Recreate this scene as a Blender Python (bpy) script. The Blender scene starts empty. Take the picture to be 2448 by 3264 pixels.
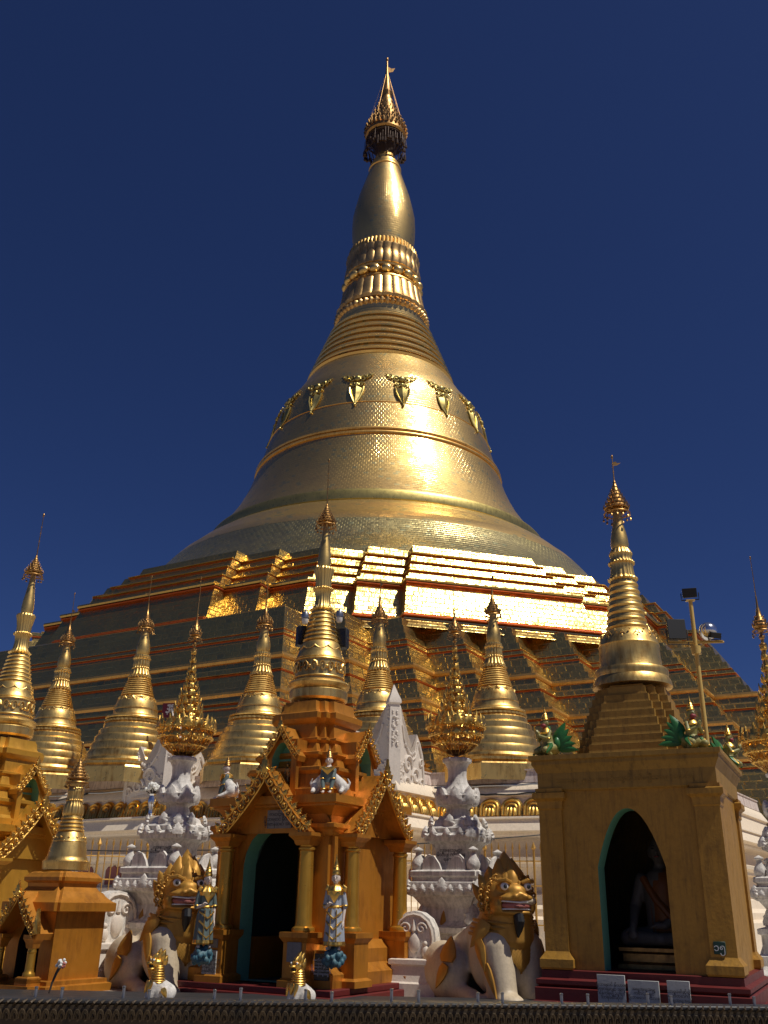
import bpy, bmesh, math, random
from mathutils import Vector, Matrix, Euler
random.seed(7)
R = math.radians
scene = bpy.context.scene
COL = scene.collection

# ---------------------------------------------------------------- camera, sky, sun
CZ, PITCH, ROLL, FPX = 1.5, R(23.0), R(1.06), 925.0
cd = bpy.data.cameras.new('camera')
cd.sensor_fit = 'VERTICAL'; cd.sensor_height = 24.0; cd.lens = 24.0*FPX/1024.0
cd.clip_start = 0.05; cd.clip_end = 6000.0
cam = bpy.data.objects.new('camera', cd); COL.objects.link(cam)
cam.matrix_world = Matrix.Translation((0, 0, CZ)) @ Matrix.Rotation(R(90)+PITCH, 4, 'X') @ Matrix.Rotation(ROLL, 4, 'Z')
scene.camera = cam
SUN = Vector((0.42, -0.25, 0.872)).normalized()
w = bpy.data.worlds.new('World'); scene.world = w; w.use_nodes = True
nt = w.node_tree
bg = nt.nodes['Background']
sky = nt.nodes.new('ShaderNodeTexSky'); sky.sky_type = 'NISHITA'; sky.sun_disc = False
sky.sun_elevation = math.asin(SUN.z); sky.sun_rotation = math.atan2(SUN.x, SUN.y)
sky.altitude = 1800; sky.air_density = 0.9; sky.dust_density = 3.0; sky.ozone_density = 5.0
tint = nt.nodes.new('ShaderNodeMix'); tint.data_type = 'RGBA'; tint.blend_type = 'MULTIPLY'; tint.inputs[0].default_value = 1.0
tint.inputs[7].default_value = (.53, .66, 1.10, 1)
nt.links.new(sky.outputs[0], tint.inputs[6]); nt.links.new(tint.outputs[2], bg.inputs[0]); bg.inputs[1].default_value = 0.042
sl = bpy.data.lights.new('sun', 'SUN'); sl.energy = 4.0; sl.angle = R(0.5); sl.color = (1.0, 0.95, 0.86)
so = bpy.data.objects.new('sun', sl); COL.objects.link(so)
so.rotation_euler = SUN.to_track_quat('Z', 'Y').to_euler(); so.location = (20, -20, 120)
vs = scene.view_settings
vs.view_transform = 'Standard'; vs.look = 'None'; vs.exposure = -0.15; vs.gamma = 1.0; vs.use_curve_mapping = False

# ---------------------------------------------------------------- measuring helpers
S = 768.0/2448.0            # photograph pixels -> frame pixels
def ray(sx, sy):
    a = (sx*S-384)/FPX; b = (512-sy*S)/FPX
    x = a*math.cos(ROLL)-b*math.sin(ROLL); u = a*math.sin(ROLL)+b*math.cos(ROLL)
    return (x, math.cos(PITCH)-u*math.sin(PITCH), math.sin(PITCH)+u*math.cos(PITCH))
def at(sx, sy, Y):
    d = ray(sx, sy); k = Y/d[1]
    return Vector((d[0]*k, Y, CZ+d[2]*k))
def rad(hw, z, Y):          # half width in photograph pixels -> metres at distance Y, height z
    return hw*S*(Y*math.cos(PITCH)+(z-CZ)*math.sin(PITCH))/FPX
GRID = R(-30)               # every shrine and the pagoda share this heading
def grid(cx, cy, X, Y, rot=GRID):
    c, s = math.cos(rot), math.sin(rot)
    return (cx+c*X-s*Y, cy+s*X+c*Y)

# ---------------------------------------------------------------- mesh builder
class MB:
    def __init__(s):
        s.v = []; s.f = []; s.uv = []; s.M = Matrix.Identity(4)
    def add(s, verts, faces, uvs=None):
        o = len(s.v)
        s.v += [tuple(s.M @ Vector(p)) for p in verts]
        for i, f in enumerate(faces):
            s.f.append([o+k for k in f])
            s.uv.append(uvs[i] if uvs else None)
        return s
    def box(s, x0, x1, y0, y1, z0, z1):
        v = [(x, y, z) for z in (z0, z1) for y in (y0, y1) for x in (x0, x1)]
        return s.add(v, [(0, 2, 3, 1), (4, 5, 7, 6), (0, 1, 5, 4), (2, 6, 7, 3), (0, 4, 6, 2), (1, 3, 7, 5)])
    def loft(s, rings, cap0=True, cap1=True, close=True):
        n = len(rings[0]); verts = [p for r in rings for p in r]; faces = []; uvs = []
        V = 0.0; rows = [0.0]
        for a, b in zip(rings, rings[1:]):
            V += sum((Vector(b[k])-Vector(a[k])).length for k in (0, n//3, 2*n//3))/3.0; rows.append(V)
        big = max(rings, key=lambda r: sum((Vector(r[k])-Vector(r[k-1])).length for k in range(n)))
        U = [0.0]
        for k in range(n): U.append(U[-1]+(Vector(big[(k+1) % n])-Vector(big[k])).length)
        m = n if close else n-1
        for i in range(len(rings)-1):
            for k in range(m):
                k2 = (k+1) % n
                faces.append((i*n+k, i*n+k2, (i+1)*n+k2, (i+1)*n+k))
                uvs.append([(U[k], rows[i]), (U[k+1], rows[i]), (U[k+1], rows[i+1]), (U[k], rows[i+1])])
        if cap0: faces.append(tuple(range(n-1, -1, -1))); uvs.append(None)
        if cap1: faces.append(tuple((len(rings)-1)*n+k for k in range(n))); uvs.append(None)
        return s.add(verts, faces, uvs)
    def lathe(s, prof, n=32, c=(0, 0), mod=None, a0=0.0, cap0=True, cap1=True):
        rings = []
        for r, z in prof:
            rings.append([(c[0]+(r*(mod(t) if mod else 1))*math.cos(t+a0), c[1]+(r*(mod(t) if mod else 1))*math.sin(t+a0), z)
                          for t in [2*math.pi*k/n for k in range(n)]])
        return s.loft(rings, cap0, cap1)
    def prism(s, poly, z0, z1):
        return s.loft([[(x, y, z0) for x, y in poly], [(x, y, z1) for x, y in poly]])
    def tube(s, path, r, n=8, cap=True):
        P = [Vector(p) for p in path]; rs = r if isinstance(r, (list, tuple)) else [r]*len(P)
        rings = []; up = None
        for i, p in enumerate(P):
            t = (P[min(i+1, len(P)-1)]-P[max(i-1, 0)])
            if t.length < 1e-9: t = Vector((0, 0, 1))
            t.normalize()
            if up is None: up = Vector((0, 0, 1)) if abs(t.z) < .9 else Vector((1, 0, 0))
            a = t.cross(up)
            if a.length < 1e-6: a = t.cross(Vector((0, 1, 0)))
            a.normalize(); b = a.cross(t).normalized(); up = b
            rings.append([tuple(p+(a*math.cos(q)+b*math.sin(q))*rs[i]) for q in [-2*math.pi*k/n for k in range(n)]])
        return s.loft(rings, cap, cap)
    def ell(s, c, r, n=14, m=9, rot=None):
        r = (r, r, r) if isinstance(r, (int, float)) else r
        q = Euler(rot).to_matrix() if rot else Matrix.Identity(3)
        rings = []
        for i in range(m+1):
            a = -math.pi/2+math.pi*i/m; a = max(-1.5, min(1.5, a))
            rings.append([tuple(Vector(c)+q @ Vector((r[0]*math.cos(a)*math.cos(t), r[1]*math.cos(a)*math.sin(t), r[2]*math.sin(a))))
                          for t in [2*math.pi*k/n for k in range(n)]])
        return s.loft(rings)
    def cap(s, a, b, ra, rb, n=12):      # tapered capsule
        A, B = Vector(a), Vector(b); d = (B-A); L = d.length or 1e-6; d = d/L
        path = []; rs = []
        for t in (-.95, -.7, -.3): path.append(A+d*ra*t); rs.append(ra*math.sqrt(1-t*t))
        for t in (0, .25, .5, .75, 1): path.append(A+d*L*t); rs.append(ra+(rb-ra)*t)
        for t in (.3, .7, .95): path.append(B+d*rb*t); rs.append(rb*math.sqrt(1-t*t))
        return s.tube(path, rs, n)
    def plate(s, outline, M, th, dome=0.0):  # a leaf or panel: outline in XZ, thickness along Y, domed front (-Y)
        keep = s.M; s.M = keep @ M
        n = len(outline); cx = sum(p[0] for p in outline)/n; cz = sum(p[1] for p in outline)/n
        v = [(x, -th/2, z) for x, z in outline]+[(x, th/2, z) for x, z in outline]+[(cx, -th/2-dome, cz), (cx, th/2, cz)]
        mid = [((x+cx)/2, -th/2-dome*.75, (z+cz)/2) for x, z in outline]; v += mid
        f = []
        for k in range(n):
            k2 = (k+1) % n; a, b = 2*n+2+k, 2*n+2+k2
            f += [(k, k2, b, a), (a, b, 2*n), (n+k2, n+k, 2*n+1), (k2, k, n+k, n+k2)]
        s.add(v, f); s.M = keep
        return s
    def build(s, name, mat, parent=None, smooth=True, ang=35, **props):
        me = bpy.data.meshes.new(name); me.from_pydata(s.v, [], s.f); me.update()
        ul = me.uv_layers.new(name='UVMap'); i = 0
        for p, u in zip(me.polygons, s.uv):
            for k in range(p.loop_total):
                li = p.loop_start+k
                if u: ul.data[li].uv = u[k]
                else:
                    co = me.vertices[me.loops[li].vertex_index].co; ul.data[li].uv = (co.x+co.y, co.z)
        bm = bmesh.new(); bm.from_mesh(me); bmesh.ops.recalc_face_normals(bm, faces=bm.faces); bm.to_mesh(me); bm.free()
        if smooth:
            me.polygons.foreach_set('use_smooth', [True]*len(me.polygons)); me.set_sharp_from_angle(angle=R(ang))
        me.materials.append(mat)
        o = bpy.data.objects.new(name, me); COL.objects.link(o)
        if parent: o.parent = parent
        for k, v in props.items(): o[k] = v
        return o

def thing(name, label, cat, loc=(0, 0, 0), rot=0.0, group=None, scale=1.0):
    o = bpy.data.objects.new(name, None); o.empty_display_size = .2; COL.objects.link(o)
    o.location = loc; o.rotation_euler = (0, 0, rot); o.scale = (scale,)*3
    o['label'] = label; o['category'] = cat
    if group: o['group'] = group
    return o
def tag(o, label, cat, group=None):
    o['label'] = label; o['category'] = cat
    if group: o['group'] = group
    return o
def struct(o, kind='structure'):
    o['kind'] = kind; return o
def copy_tree(src, label=None, loc=None, rot=None, scale=None, parent=None):
    c = src.copy(); COL.objects.link(c)
    if parent: c.parent = parent
    else:
        if label: c['label'] = label
        if loc: c.location = loc
        if rot is not None: c.rotation_euler = (0, 0, rot)
        if scale: c.scale = (scale,)*3
    for ch in list(src.children): copy_tree(ch, parent=c)
    return c
def bevel(o, wd, seg=2):
    m = o.modifiers.new('bevel', 'BEVEL'); m.width = wd; m.segments = seg; m.limit_method = 'ANGLE'; m.angle_limit = R(40)
    return o
def remesh(o, vox, it=3):
    m = o.modifiers.new('remesh', 'REMESH'); m.mode = 'VOXEL'; m.voxel_size = vox; m.use_smooth_shade = True
    if it:
        q = o.modifiers.new('smooth', 'SMOOTH'); q.factor = .5; q.iterations = it
    return o

# ---------------------------------------------------------------- materials
class NG:
    def __init__(s, name):
        s.m = bpy.data.materials.new(name); s.m.use_nodes = True; s.t = s.m.node_tree; s.b = s.t.nodes['Principled BSDF']
    def n(s, typ, **kw):
        x = s.t.nodes.new(typ)
        for k, v in kw.items():
            if k.startswith('i_'):
                key = k[2:]; x.inputs[int(key) if key.isdigit() else key].default_value = v
            else: setattr(x, k, v)
        return x
    def l(s, a, b): s.t.links.new(a, b)
    def math(s, op, a, b=None, c=None):
        x = s.n('ShaderNodeMath', operation=op)
        for i, q in enumerate((a, b, c)):
            if q is None: continue
            if isinstance(q, (int, float)): x.inputs[i].default_value = q
            else: s.l(q, x.inputs[i])
        return x.outputs[0]
    def mix(s, fac, a, b):
        x = s.n('ShaderNodeMix', data_type='RGBA')
        for k, q in ((0, fac), (6, a), (7, b)):
            if isinstance(q, (int, float)): x.inputs[k].default_value = q
            elif isinstance(q, tuple): x.inputs[k].default_value = (*q[:3], 1)
            else: s.l(q, x.inputs[k])
        return x.outputs[2]
    def noise(s, scale, detail=4, vec=None, rough=.6):
        x = s.n('ShaderNodeTexNoise', i_Scale=scale, i_Detail=detail, i_Roughness=rough)
        if vec is not None: s.l(vec, x.inputs['Vector'])
        return x.outputs['Fac']
    def ramp(s, fac, lo, hi, a=0.0, b=1.0):
        x = s.n('ShaderNodeMapRange', i_1=lo, i_2=hi, i_3=a, i_4=b); s.l(fac, x.inputs[0]); return x.outputs[0]
    def obj(s, sc=(1, 1, 1)):
        tc = s.n('ShaderNodeTexCoord'); mp = s.n('ShaderNodeMapping'); mp.inputs['Scale'].default_value = sc
        s.l(tc.outputs['Object'], mp.inputs[0]); return mp.outputs[0]
    def bump(s, h, strength, dist, normal=None):
        x = s.n('ShaderNodeBump', i_Strength=strength, i_Distance=dist); s.l(h, x.inputs['Height'])
        if normal is not None: s.l(normal, x.inputs['Normal'])
        return x.outputs[0]

def gold_tile(name, tw, th, col, dark, rough, tilt, darkfrac=.06, dent=.3, rough2=.62, mixf=.45, vw=1.0, bst=.55):
    g = NG(name); t = g.t
    uv = g.n('ShaderNodeUVMap'); sep = g.n('ShaderNodeSeparateXYZ'); g.l(uv.outputs[0], sep.inputs[0])
    vv = g.math('DIVIDE', sep.outputs[1], th); row = g.math('FLOOR', vv)
    off = g.math('MULTIPLY', g.math('MODULO', row, 2.0), .5)
    uu = g.math('ADD', g.math('DIVIDE', sep.outputs[0], tw), off); colm = g.math('FLOOR', uu)
    cell = g.n('ShaderNodeCombineXYZ'); g.l(colm, cell.inputs[0]); g.l(row, cell.inputs[1])
    wn = g.n('ShaderNodeTexWhiteNoise', noise_dimensions='3D'); g.l(cell.outputs[0], wn.inputs['Vector'])
    sub = g.n('ShaderNodeVectorMath', operation='SUBTRACT'); g.l(wn.outputs['Color'], sub.inputs[0]); sub.inputs[1].default_value = (.5, .5, .5)
    scl = g.n('ShaderNodeVectorMath', operation='SCALE'); g.l(sub.outputs[0], scl.inputs[0]); scl.inputs['Scale'].default_value = tilt
    geo = g.n('ShaderNodeNewGeometry')
    ad = g.n('ShaderNodeVectorMath', operation='ADD'); g.l(geo.outputs['Normal'], ad.inputs[0]); g.l(scl.outputs[0], ad.inputs[1])
    nm = g.n('ShaderNodeVectorMath', operation='NORMALIZE'); g.l(ad.outputs[0], nm.inputs[0])
    fu = g.math('PINGPONG', g.math('FRACT', uu), .5); fv = g.math('PINGPONG', g.math('FRACT', vv), .5)
    edge = g.math('MINIMUM', g.math('MULTIPLY', fu, tw*vw), g.math('MULTIPLY', fv, th))
    eh = g.ramp(edge, 0, min(tw, th)*.12)
    ns = g.noise(2.2/max(tw, th), 3, g.obj())
    h = g.math('ADD', eh, g.math('MULTIPLY', ns, dent*6))
    nrm = g.bump(h, bst, .02, nm.outputs[0])
    vary = g.ramp(wn.outputs['Value'], 1-darkfrac, 1-darkfrac+.001)
    big = g.ramp(g.noise(.22, 4, g.obj()), .35, .7)
    c0 = g.mix(big, col, tuple(x*.8 for x in col[:2])+(col[2]*.95,))
    cc = g.mix(vary, c0, dark)
    cc = g.mix(g.ramp(edge, 0, min(tw, th)*.06, .4, 0), cc, (dark[0]*.6, dark[1]*.5, dark[2]*.4))
    g.l(cc, g.b.inputs['Base Color']); g.l(nrm, g.b.inputs['Normal'])
    g.b.inputs['Metallic'].default_value = 1; 
    g.l(g.ramp(wn.outputs['Value'], 0, 1, rough-.05, rough+.08), g.b.inputs['Roughness'])
    b2 = g.n('ShaderNodeBsdfPrincipled', i_Metallic=1.0, i_Roughness=rough2); g.l(cc, b2.inputs['Base Color']); g.l(nrm, b2.inputs['Normal'])
    mx = g.n('ShaderNodeMixShader', i_0=mixf); g.l(g.b.outputs[0], mx.inputs[1]); g.l(b2.outputs[0], mx.inputs[2])
    g.l(mx.outputs[0], t.nodes['Material Output'].inputs[0])
    return g.m

def gilt(name, col, rough, metal=1.0, nscale=9, bumps=.25, tarn=(.25, .13, .04), tarnf=.45, dist=.006, rough_var=.14, rough2=None):
    g = NG(name); v = g.obj(); n1 = g.noise(nscale, 5, v); n2 = g.noise(nscale*.18, 4, v, .7)
    st = g.noise(3.2, 5, g.obj((2.6, 2.6, .35)), .7)
    f = g.math('MULTIPLY', g.ramp(g.math('MULTIPLY', n2, st), .22, .42), tarnf)
    cc = g.mix(f, col, tarn)
    g.l(cc, g.b.inputs['Base Color']); g.b.inputs['Metallic'].default_value = metal
    g.l(g.ramp(n1, .3, .7, rough-rough_var*.5, rough+rough_var), g.b.inputs['Roughness'])
    nrm = g.bump(g.math('ADD', n1, g.math('MULTIPLY', g.noise(nscale*4, 3, v), .4)), bumps, dist)
    g.l(nrm, g.b.inputs['Normal'])
    if rough2:
        b2 = g.n('ShaderNodeBsdfPrincipled', i_Metallic=metal, i_Roughness=rough2); g.l(cc, b2.inputs['Base Color']); g.l(nrm, b2.inputs['Normal'])
        mx = g.n('ShaderNodeMixShader', i_0=.5); g.l(g.b.outputs[0], mx.inputs[1]); g.l(b2.outputs[0], mx.inputs[2])
        g.l(mx.outputs[0], g.t.nodes['Material Output'].inputs[0])
    return g.m

def paint(name, col, rough=.6, dirt=(.08, .06, .04), dirtf=.35, streak=.5, nscale=6, bumps=.2, metal=0.0, lo=.5, hi=.75, spec=.4):
    g = NG(name); v = g.obj(); n1 = g.noise(nscale, 6, v, .65); st = g.noise(5, 6, g.obj((2.2, 2.2, .22)), .7); n3 = g.noise(nscale*5, 4, v)
    f = g.math('ADD', g.math('MULTIPLY', g.ramp(st, lo, hi), streak), g.math('MULTIPLY', g.ramp(n1, .52, .8), 1-streak))
    f = g.math('MULTIPLY', f, dirtf)
    c1 = g.mix(g.ramp(n3, .3, .7), tuple(x*.9 for x in col), tuple(min(1, x*1.06) for x in col))
    g.l(g.mix(f, c1, dirt), g.b.inputs['Base Color']); g.b.inputs['Metallic'].default_value = metal
    g.b.inputs['Specular IOR Level'].default_value = spec
    g.l(g.ramp(n1, .3, .7, rough-.08, rough+.1), g.b.inputs['Roughness'])
    g.l(g.bump(g.math('ADD', n3, g.math('MULTIPLY', n1, 2.0)), bumps, .008), g.b.inputs['Normal'])
    return g.m

def plain(name, col, rough=.5, metal=0.0):
    g = NG(name); n = g.noise(20, 4, g.obj())
    g.l(g.mix(n, tuple(x*.8 for x in col), tuple(min(1, x*1.15) for x in col)), g.b.inputs['Base Color'])
    g.b.inputs['Roughness'].default_value = rough; g.b.inputs['Metallic'].default_value = metal
    return g.m

GOLD = (.80, .52, .17)
M_bell = gold_tile('gold_plate_bell', .44, .27, (.86, .59, .21), (.56, .46, .22), .14, .035, .07, .22, .48, .46, 3.0, .32)
M_bellg = gold_tile('green_gold_plate', .44, .27, (.68, .56, .24), (.42, .40, .22), .22, .06, .05, .25, .45, .4)
M_terr = gold_tile('gold_plate_terrace', .62, .36, (.83, .57, .17), (.55, .42, .16), .17, .085, .05, .42, .44, .34)
M_band = gilt('gold_band', (.80, .50, .16), .30, nscale=3, bumps=.2, dist=.02, rough2=.55)
M_bronze = gilt('bronze_gold', (.72, .46, .18), .32, nscale=4, bumps=.3, dist=.02, tarn=(.22, .11, .04), tarnf=.7, rough2=.5)
M_olive = gilt('olive_gold_band', (.60, .47, .16), .30, nscale=3, bumps=.2, dist=.02, tarn=(.30, .24, .08), tarnf=.6, rough2=.5)
M_copper = gilt('red_gold_groove', (.46, .10, .028), .42, metal=.6, nscale=3, bumps=.2, dist=.02)
M_gilt = gilt('gilded_stupa', (.82, .56, .19), .30, nscale=5, bumps=.22, dist=.012, tarn=(.34, .15, .035), tarnf=.85, rough2=.5)
M_leaf = gilt('gold_leaf_carving', (.82, .50, .12), .33, nscale=16, bumps=.3, dist=.004, tarn=(.25, .14, .03), tarnf=.4)
M_dgold = gilt('aged_gold_umbrella', (.48, .27, .09), .38, nscale=12, bumps=.3, dist=.006, tarn=(.10, .05, .03), tarnf=.7)
M_orange = gilt('orange_gold_paint', (.54, .22, .025), .42, metal=.45, nscale=5, bumps=.25, tarn=(.27, .10, .016), tarnf=.9, dist=.006)
M_col = gilt('gold_column_paint', (.60, .32, .045), .3, metal=.7, nscale=6, bumps=.1, tarn=(.35, .15, .02), tarnf=.5, dist=.004)
M_yellow = gilt('yellow_gold_paint', (.58, .30, .035), .42, metal=.45, nscale=7, bumps=.14, tarn=(.36, .16, .02), tarnf=.5, dist=.004)
M_ochre = paint('weathered_ochre_paint', (.42, .215, .03), .48, (.09, .045, .015), .85, .45, 3.4, .5, .15, .48, .68)
M_ochres = paint('stained_ochre_cornice', (.34, .19, .035), .55, (.03, .02, .012), .8, .6, 3, .3, .15, .50, .72)
M_teal = paint('green_niche_paint', (.15, .38, .25), .6, (.05, .10, .07), .3)
M_room = paint('chamber_shade', (.03, .055, .045), .7, (.01, .015, .012), .4)  # near-black green: the chamber's shade is put into its colour
M_maroon = paint('maroon_plinth_paint', (.13, .016, .014), .5, (.05, .02, .02), .4)
M_white = paint('white_stucco', (.80, .75, .68), .75, (.07, .065, .06), .92, .4, 7, .7, 0, .40, .62)
M_cream = paint('cream_wall_paint', (.82, .69, .52), .7, (.22, .15, .10), .5, .7, 3, .25, 0, .52, .8)
M_stele = paint('pale_stucco', (.70, .62, .53), .75, (.25, .2, .16), .4, .4, 4, .35)
M_stone = paint('stained_white_slab', (.70, .58, .50), .7, (.14, .06, .05), .7, .8, 4, .2, 0, .46, .66)
M_lion = paint('cream_lion_paint', (.60, .49, .34), .5, (.24, .17, .09), .55, .5, 5, .35)  # cream darkened for shade that only partly falls on the right lion
M_liongold = gilt('lion_gold_paint', (.50, .26, .045), .45, metal=.45, nscale=10, bumps=.3, tarn=(.30, .12, .02), tarnf=.5, dist=.006)
M_black = plain('black_paint', (.012, .012, .013), .5)
M_metal = plain('grey_steel', (.35, .36, .38), .35, .9)
M_silver = plain('silver_shell', (.75, .75, .76), .18, .95)
M_red = paint('red_paint', (.30, .05, .05), .5)
M_pink = paint('faded_maroon_panel', (.26, .085, .075), .6)
M_skin2 = paint('dimmed_statue_skin', (.16, .135, .12), .5)  # skin darkened so its colour carries the dimness of the chamber
M_bird = paint('gold_green_statue_paint', (.30, .27, .09), .45)
M_dark = plain('dark_bronze_bells', (.07, .04, .025), .5, .6)
M_blue = paint('turquoise_rock', (.05, .13, .17), .5, (.30, .34, .25), .6, .1, 7, .6)
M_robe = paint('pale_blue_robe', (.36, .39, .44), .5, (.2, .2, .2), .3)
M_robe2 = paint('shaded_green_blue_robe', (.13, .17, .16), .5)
M_skin = paint('pale_statue_skin', (.66, .55, .47), .5, (.3, .2, .15), .3)
M_eye = plain('eye_white', (.8, .8, .78), .3)
M_mouth = plain('mouth_pink', (.45, .14, .11), .5)
M_green = paint('green_wing_paint', (.03, .15, .04), .4, (.02, .08, .03), .4, .3, 9, .3)
M_pole = paint('yellow_pole_paint', (.62, .42, .12), .45, (.2, .12, .05), .4)
M_paper = paint('white_marble_plaque', (.45, .45, .43), .6, (.25, .22, .2), .4)
M_greystone = paint('grey_stone_plaque', (.24, .22, .20), .6)
M_ink = plain('dark_lettering', (.06, .05, .05), .7)
M_letter = plain('pale_lettering', (.70, .70, .68), .6)
M_slate = plain('black_granite_plaque', (.012, .012, .014), .25)
M_sign = plain('maroon_sign_board', (.09, .008, .012), .4)
M_num = plain('green_number_plate', (.01, .05, .035), .5)
M_rail = gilt('aged_shaded_balustrade', (.075, .05, .025), .5, metal=.3, nscale=20, bumps=.5, tarn=(.012, .012, .01), tarnf=.9, dist=.006)  # aged gold, darkened further for the shade it lies in
M_railtop = paint('shaded_grey_coping', (.035, .034, .036), .5, (.01, .01, .01), .6)  # coping grey lowered to near black to hold the shade
M_mosaic = paint('dark_mosaic_frieze', (.06, .03, .02), .4, (.015, .02, .012), .9, .2, 14, .5)
M_fence = gilt('gold_fence_paint', (.55, .30, .06), .45, metal=.5)
M_flower = plain('white_petals', (.75, .74, .68), .7)
M_stem = plain('dry_stems', (.07, .05, .035), .7)
M_glass = plain('frosted_lamp_glass', (.7, .66, .6), .25)
M_robeor = paint('saffron_robe', (.24, .075, .015), .5)  # robe colour taken dark to stand in for the chamber's gloom
M_marble = paint('bounce_marble_paving', (.74, .70, .62), .4, (.4, .36, .3), .4, .1, .8, .1)  # pale tone chosen for its bounce onto the terrace wall
M_floor = paint('marble_paving', (.34, .28, .21), .5, (.2, .18, .15), .5, .1, .6, .1)
# ---------------------------------------------------------------- ground
gm = MB(); gm.add([(-2500, -2500, 0), (2500, -2500, 0), (2500, 2500, 0), (-2500, 2500, 0)], [(0, 1, 2, 3)])
struct(gm.build('ground', M_floor, None, False))
pv = MB(); pv.add([(-24, 19.9, .004), (16, 19.9, .004), (16, 44, .004), (-24, 60, .004)], [(0, 1, 2, 3)])
struct(pv.build('bounce_pavement', M_marble, None, False))  # added sheet, hidden from view, that bounces sunlight onto the wall

# ---------------------------------------------------------------- the great pagoda
AX, AY = -0.6, 80.0
pag = thing('great_pagoda', 'huge gilded bell shaped pagoda rising over the terraces, tallest in the picture', 'pagoda', (AX, AY, 0), GRID)

def octa(a, dl=1.0, st=2.7):
    p = []; ai = a-2*dl; wv = ai*math.tan(R(22.5)); w2 = wv-st; w1 = wv-2*st
    for i in range(8):
        th = R(-90+45*i); nx, ny = math.cos(th), math.sin(th); tx, ty = -ny, nx
        for t, d in ((-wv, ai), (-w2, ai), (-w2, ai+dl), (-w1, ai+dl), (-w1, a), (w1, a), (w1, ai+dl), (w2, ai+dl), (w2, ai)):
            p.append((nx*d+tx*t, ny*d+ty*t))
    return p
def zig(a, N=8):
    cx = .735*a-10.1; s = (a-cx)/N; p = []
    for q in range(4):
        loc = [(cx+i*s, -a+i*s) for i in range(N+1)]
        for i, (x, y) in enumerate(loc):
            c, sn = [(1, 0), (0, 1), (-1, 0), (0, -1)][q]
            p.append((c*x-sn*y, sn*x+c*y))
            if i < N: x2, y2 = x, y+s; p.append((c*x2-sn*y2, sn*x2+c*y2))
    return p
def plan_loft(prof, fn, name, mat, parent=pag, caps=(False, False), **kw):
    m = MB(); m.loft([[(x, y, z) for x, y in fn(a)] for a, z in prof], *caps); return m.build(name, mat, parent, ang=20, **kw)
def za(z): return 30.4+(16.1-z)*.70
def band(m, fn, a, z, h, out):
    m.loft([[(x, y, zz) for x, y in fn(aa)] for aa, zz in ((a-.4, z), (a+out, z), (a+out+.04, z+h*.5), (a+out, z+h), (a-.4, z+h*1.05))], False, False)

def zband(z0, z1, a0, k=.42):          # leaning wall of plates between two levels
    return [(a0, z0), (a0-k*(z1-z0), z1)]
zigp = []; ribs = MB(); grooves = MB(); rolls = MB()
def stripes(a, z, n=3, dz=.32):       # thin red-gold grooves between gold fillets
    for i in range(n):
        band(grooves, zig, a+.02-.12*i, z+i*dz, .075, .05); band(rolls, zig, a+.02-.12*i, z+i*dz+.08, .035, .07)
def cornice(a, z, h=.42):
    band(grooves, zig, a, z-.12, .12, .08); band(rolls, zig, a, z, h*.5, .17)
z = 5.0
while z < 15.9:                       # lapped courses of plates, each set back from the one below
    zigp += zband(z, z+.55, za(z), .30); z += .55
zigp += [(30.35, 16.08), (30.0, 16.3), (26, 16.35)]
for z_ in (14.35, 14.03, 13.71): band(grooves, zig, za(z_)+.02, z_, .085, .07); band(rolls, zig, za(z_), z_+.09, .04, .10)
for z_ in (12.05, 11.75, 10.0, 9.72, 8.0): band(grooves, zig, za(z_)+.02, z_, .075, .07); band(rolls, zig, za(z_), z_+.08, .04, .10)
for z_ in (12.55, 10.45, 8.4): cornice(za(z_)+.04, z_, .5)
plan_loft(zigp, zig, 'redented_terrace', M_terr)
grooves.build('groove_moulding', M_copper, pag, ang=20); rolls.build('cornice_moulding', M_band, pag, ang=20)

op = [(30.3, 15.6), (29.7, 16.2), (29.7, 16.3), (29.5, 16.34), (28.45, 18.75), (28.0, 18.8), (27.9, 19.15),
      (27.6, 19.2), (27.2, 20.0), (26.75, 20.08), (26.4, 20.85), (26.0, 20.95), (25.65, 21.7), (25.2, 21.8), (24.85, 22.55), (22.0, 22.75), (19, 22.85)]
plan_loft(op, octa, 'octagonal_terrace', M_terr)
og = MB(); orl = MB()
band(og, octa, 28.45, 18.74, .11, .15); band(orl, octa, 28.3, 18.88, .22, .36)
for a_, z_ in ((27.2, 19.92), (26.4, 20.78), (25.65, 21.62)): band(og, octa, a_, z_, .035, .06); band(orl, octa, a_-.02, z_+.055, .07, .14)
band(og, octa, 29.7, 16.36, .1, .14); band(orl, octa, 29.6, 16.5, .08, .14)
og.build('groove_moulding', M_copper, pag, ang=20); orl.build('cornice_moulding', M_terr, pag, ang=20)

m = MB(); m.lathe([(22.4, 22.6), (22.1, 23.0), (21.0, 24.4), (20.95, 24.42), (19.7, 26.1), (19.0, 27.0)], 128, cap0=False, cap1=False)
m.build('bell_foot', M_bellg, pag)
m = MB(); m.lathe([(19.02, 26.98), (18.3, 27.8), (18.25, 27.82), (16.95, 29.0), (15.9, 29.75), (15.0, 29.95)], 128, cap0=False, cap1=False)
m.build('bell_foot', M_bell, pag)
m = MB(); m.lathe([(14.7, 29.85), (15.15, 29.9), (15.38, 30.1), (15.4, 30.7), (15.25, 30.95), (14.95, 31.06), (14.7, 31.0)], 128, cap0=False, cap1=False)
m.build('bell_lip', M_olive, pag)
bellp = [(14.9, 31.0), (14.0, 32.3), (13.15, 33.65), (12.55, 34.9), (12.1, 36.0), (11.75, 37.1), (11.55, 37.75), (11.5, 37.9), (11.35, 38.4), (10.97, 39.84), (10.55, 41.3),
         (10.42, 41.35), (10.15, 42.9), (9.8, 44.2), (9.25, 45.3), (8.55, 46.2), (7.7, 47.6), (7.1, 48.6)]
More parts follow.
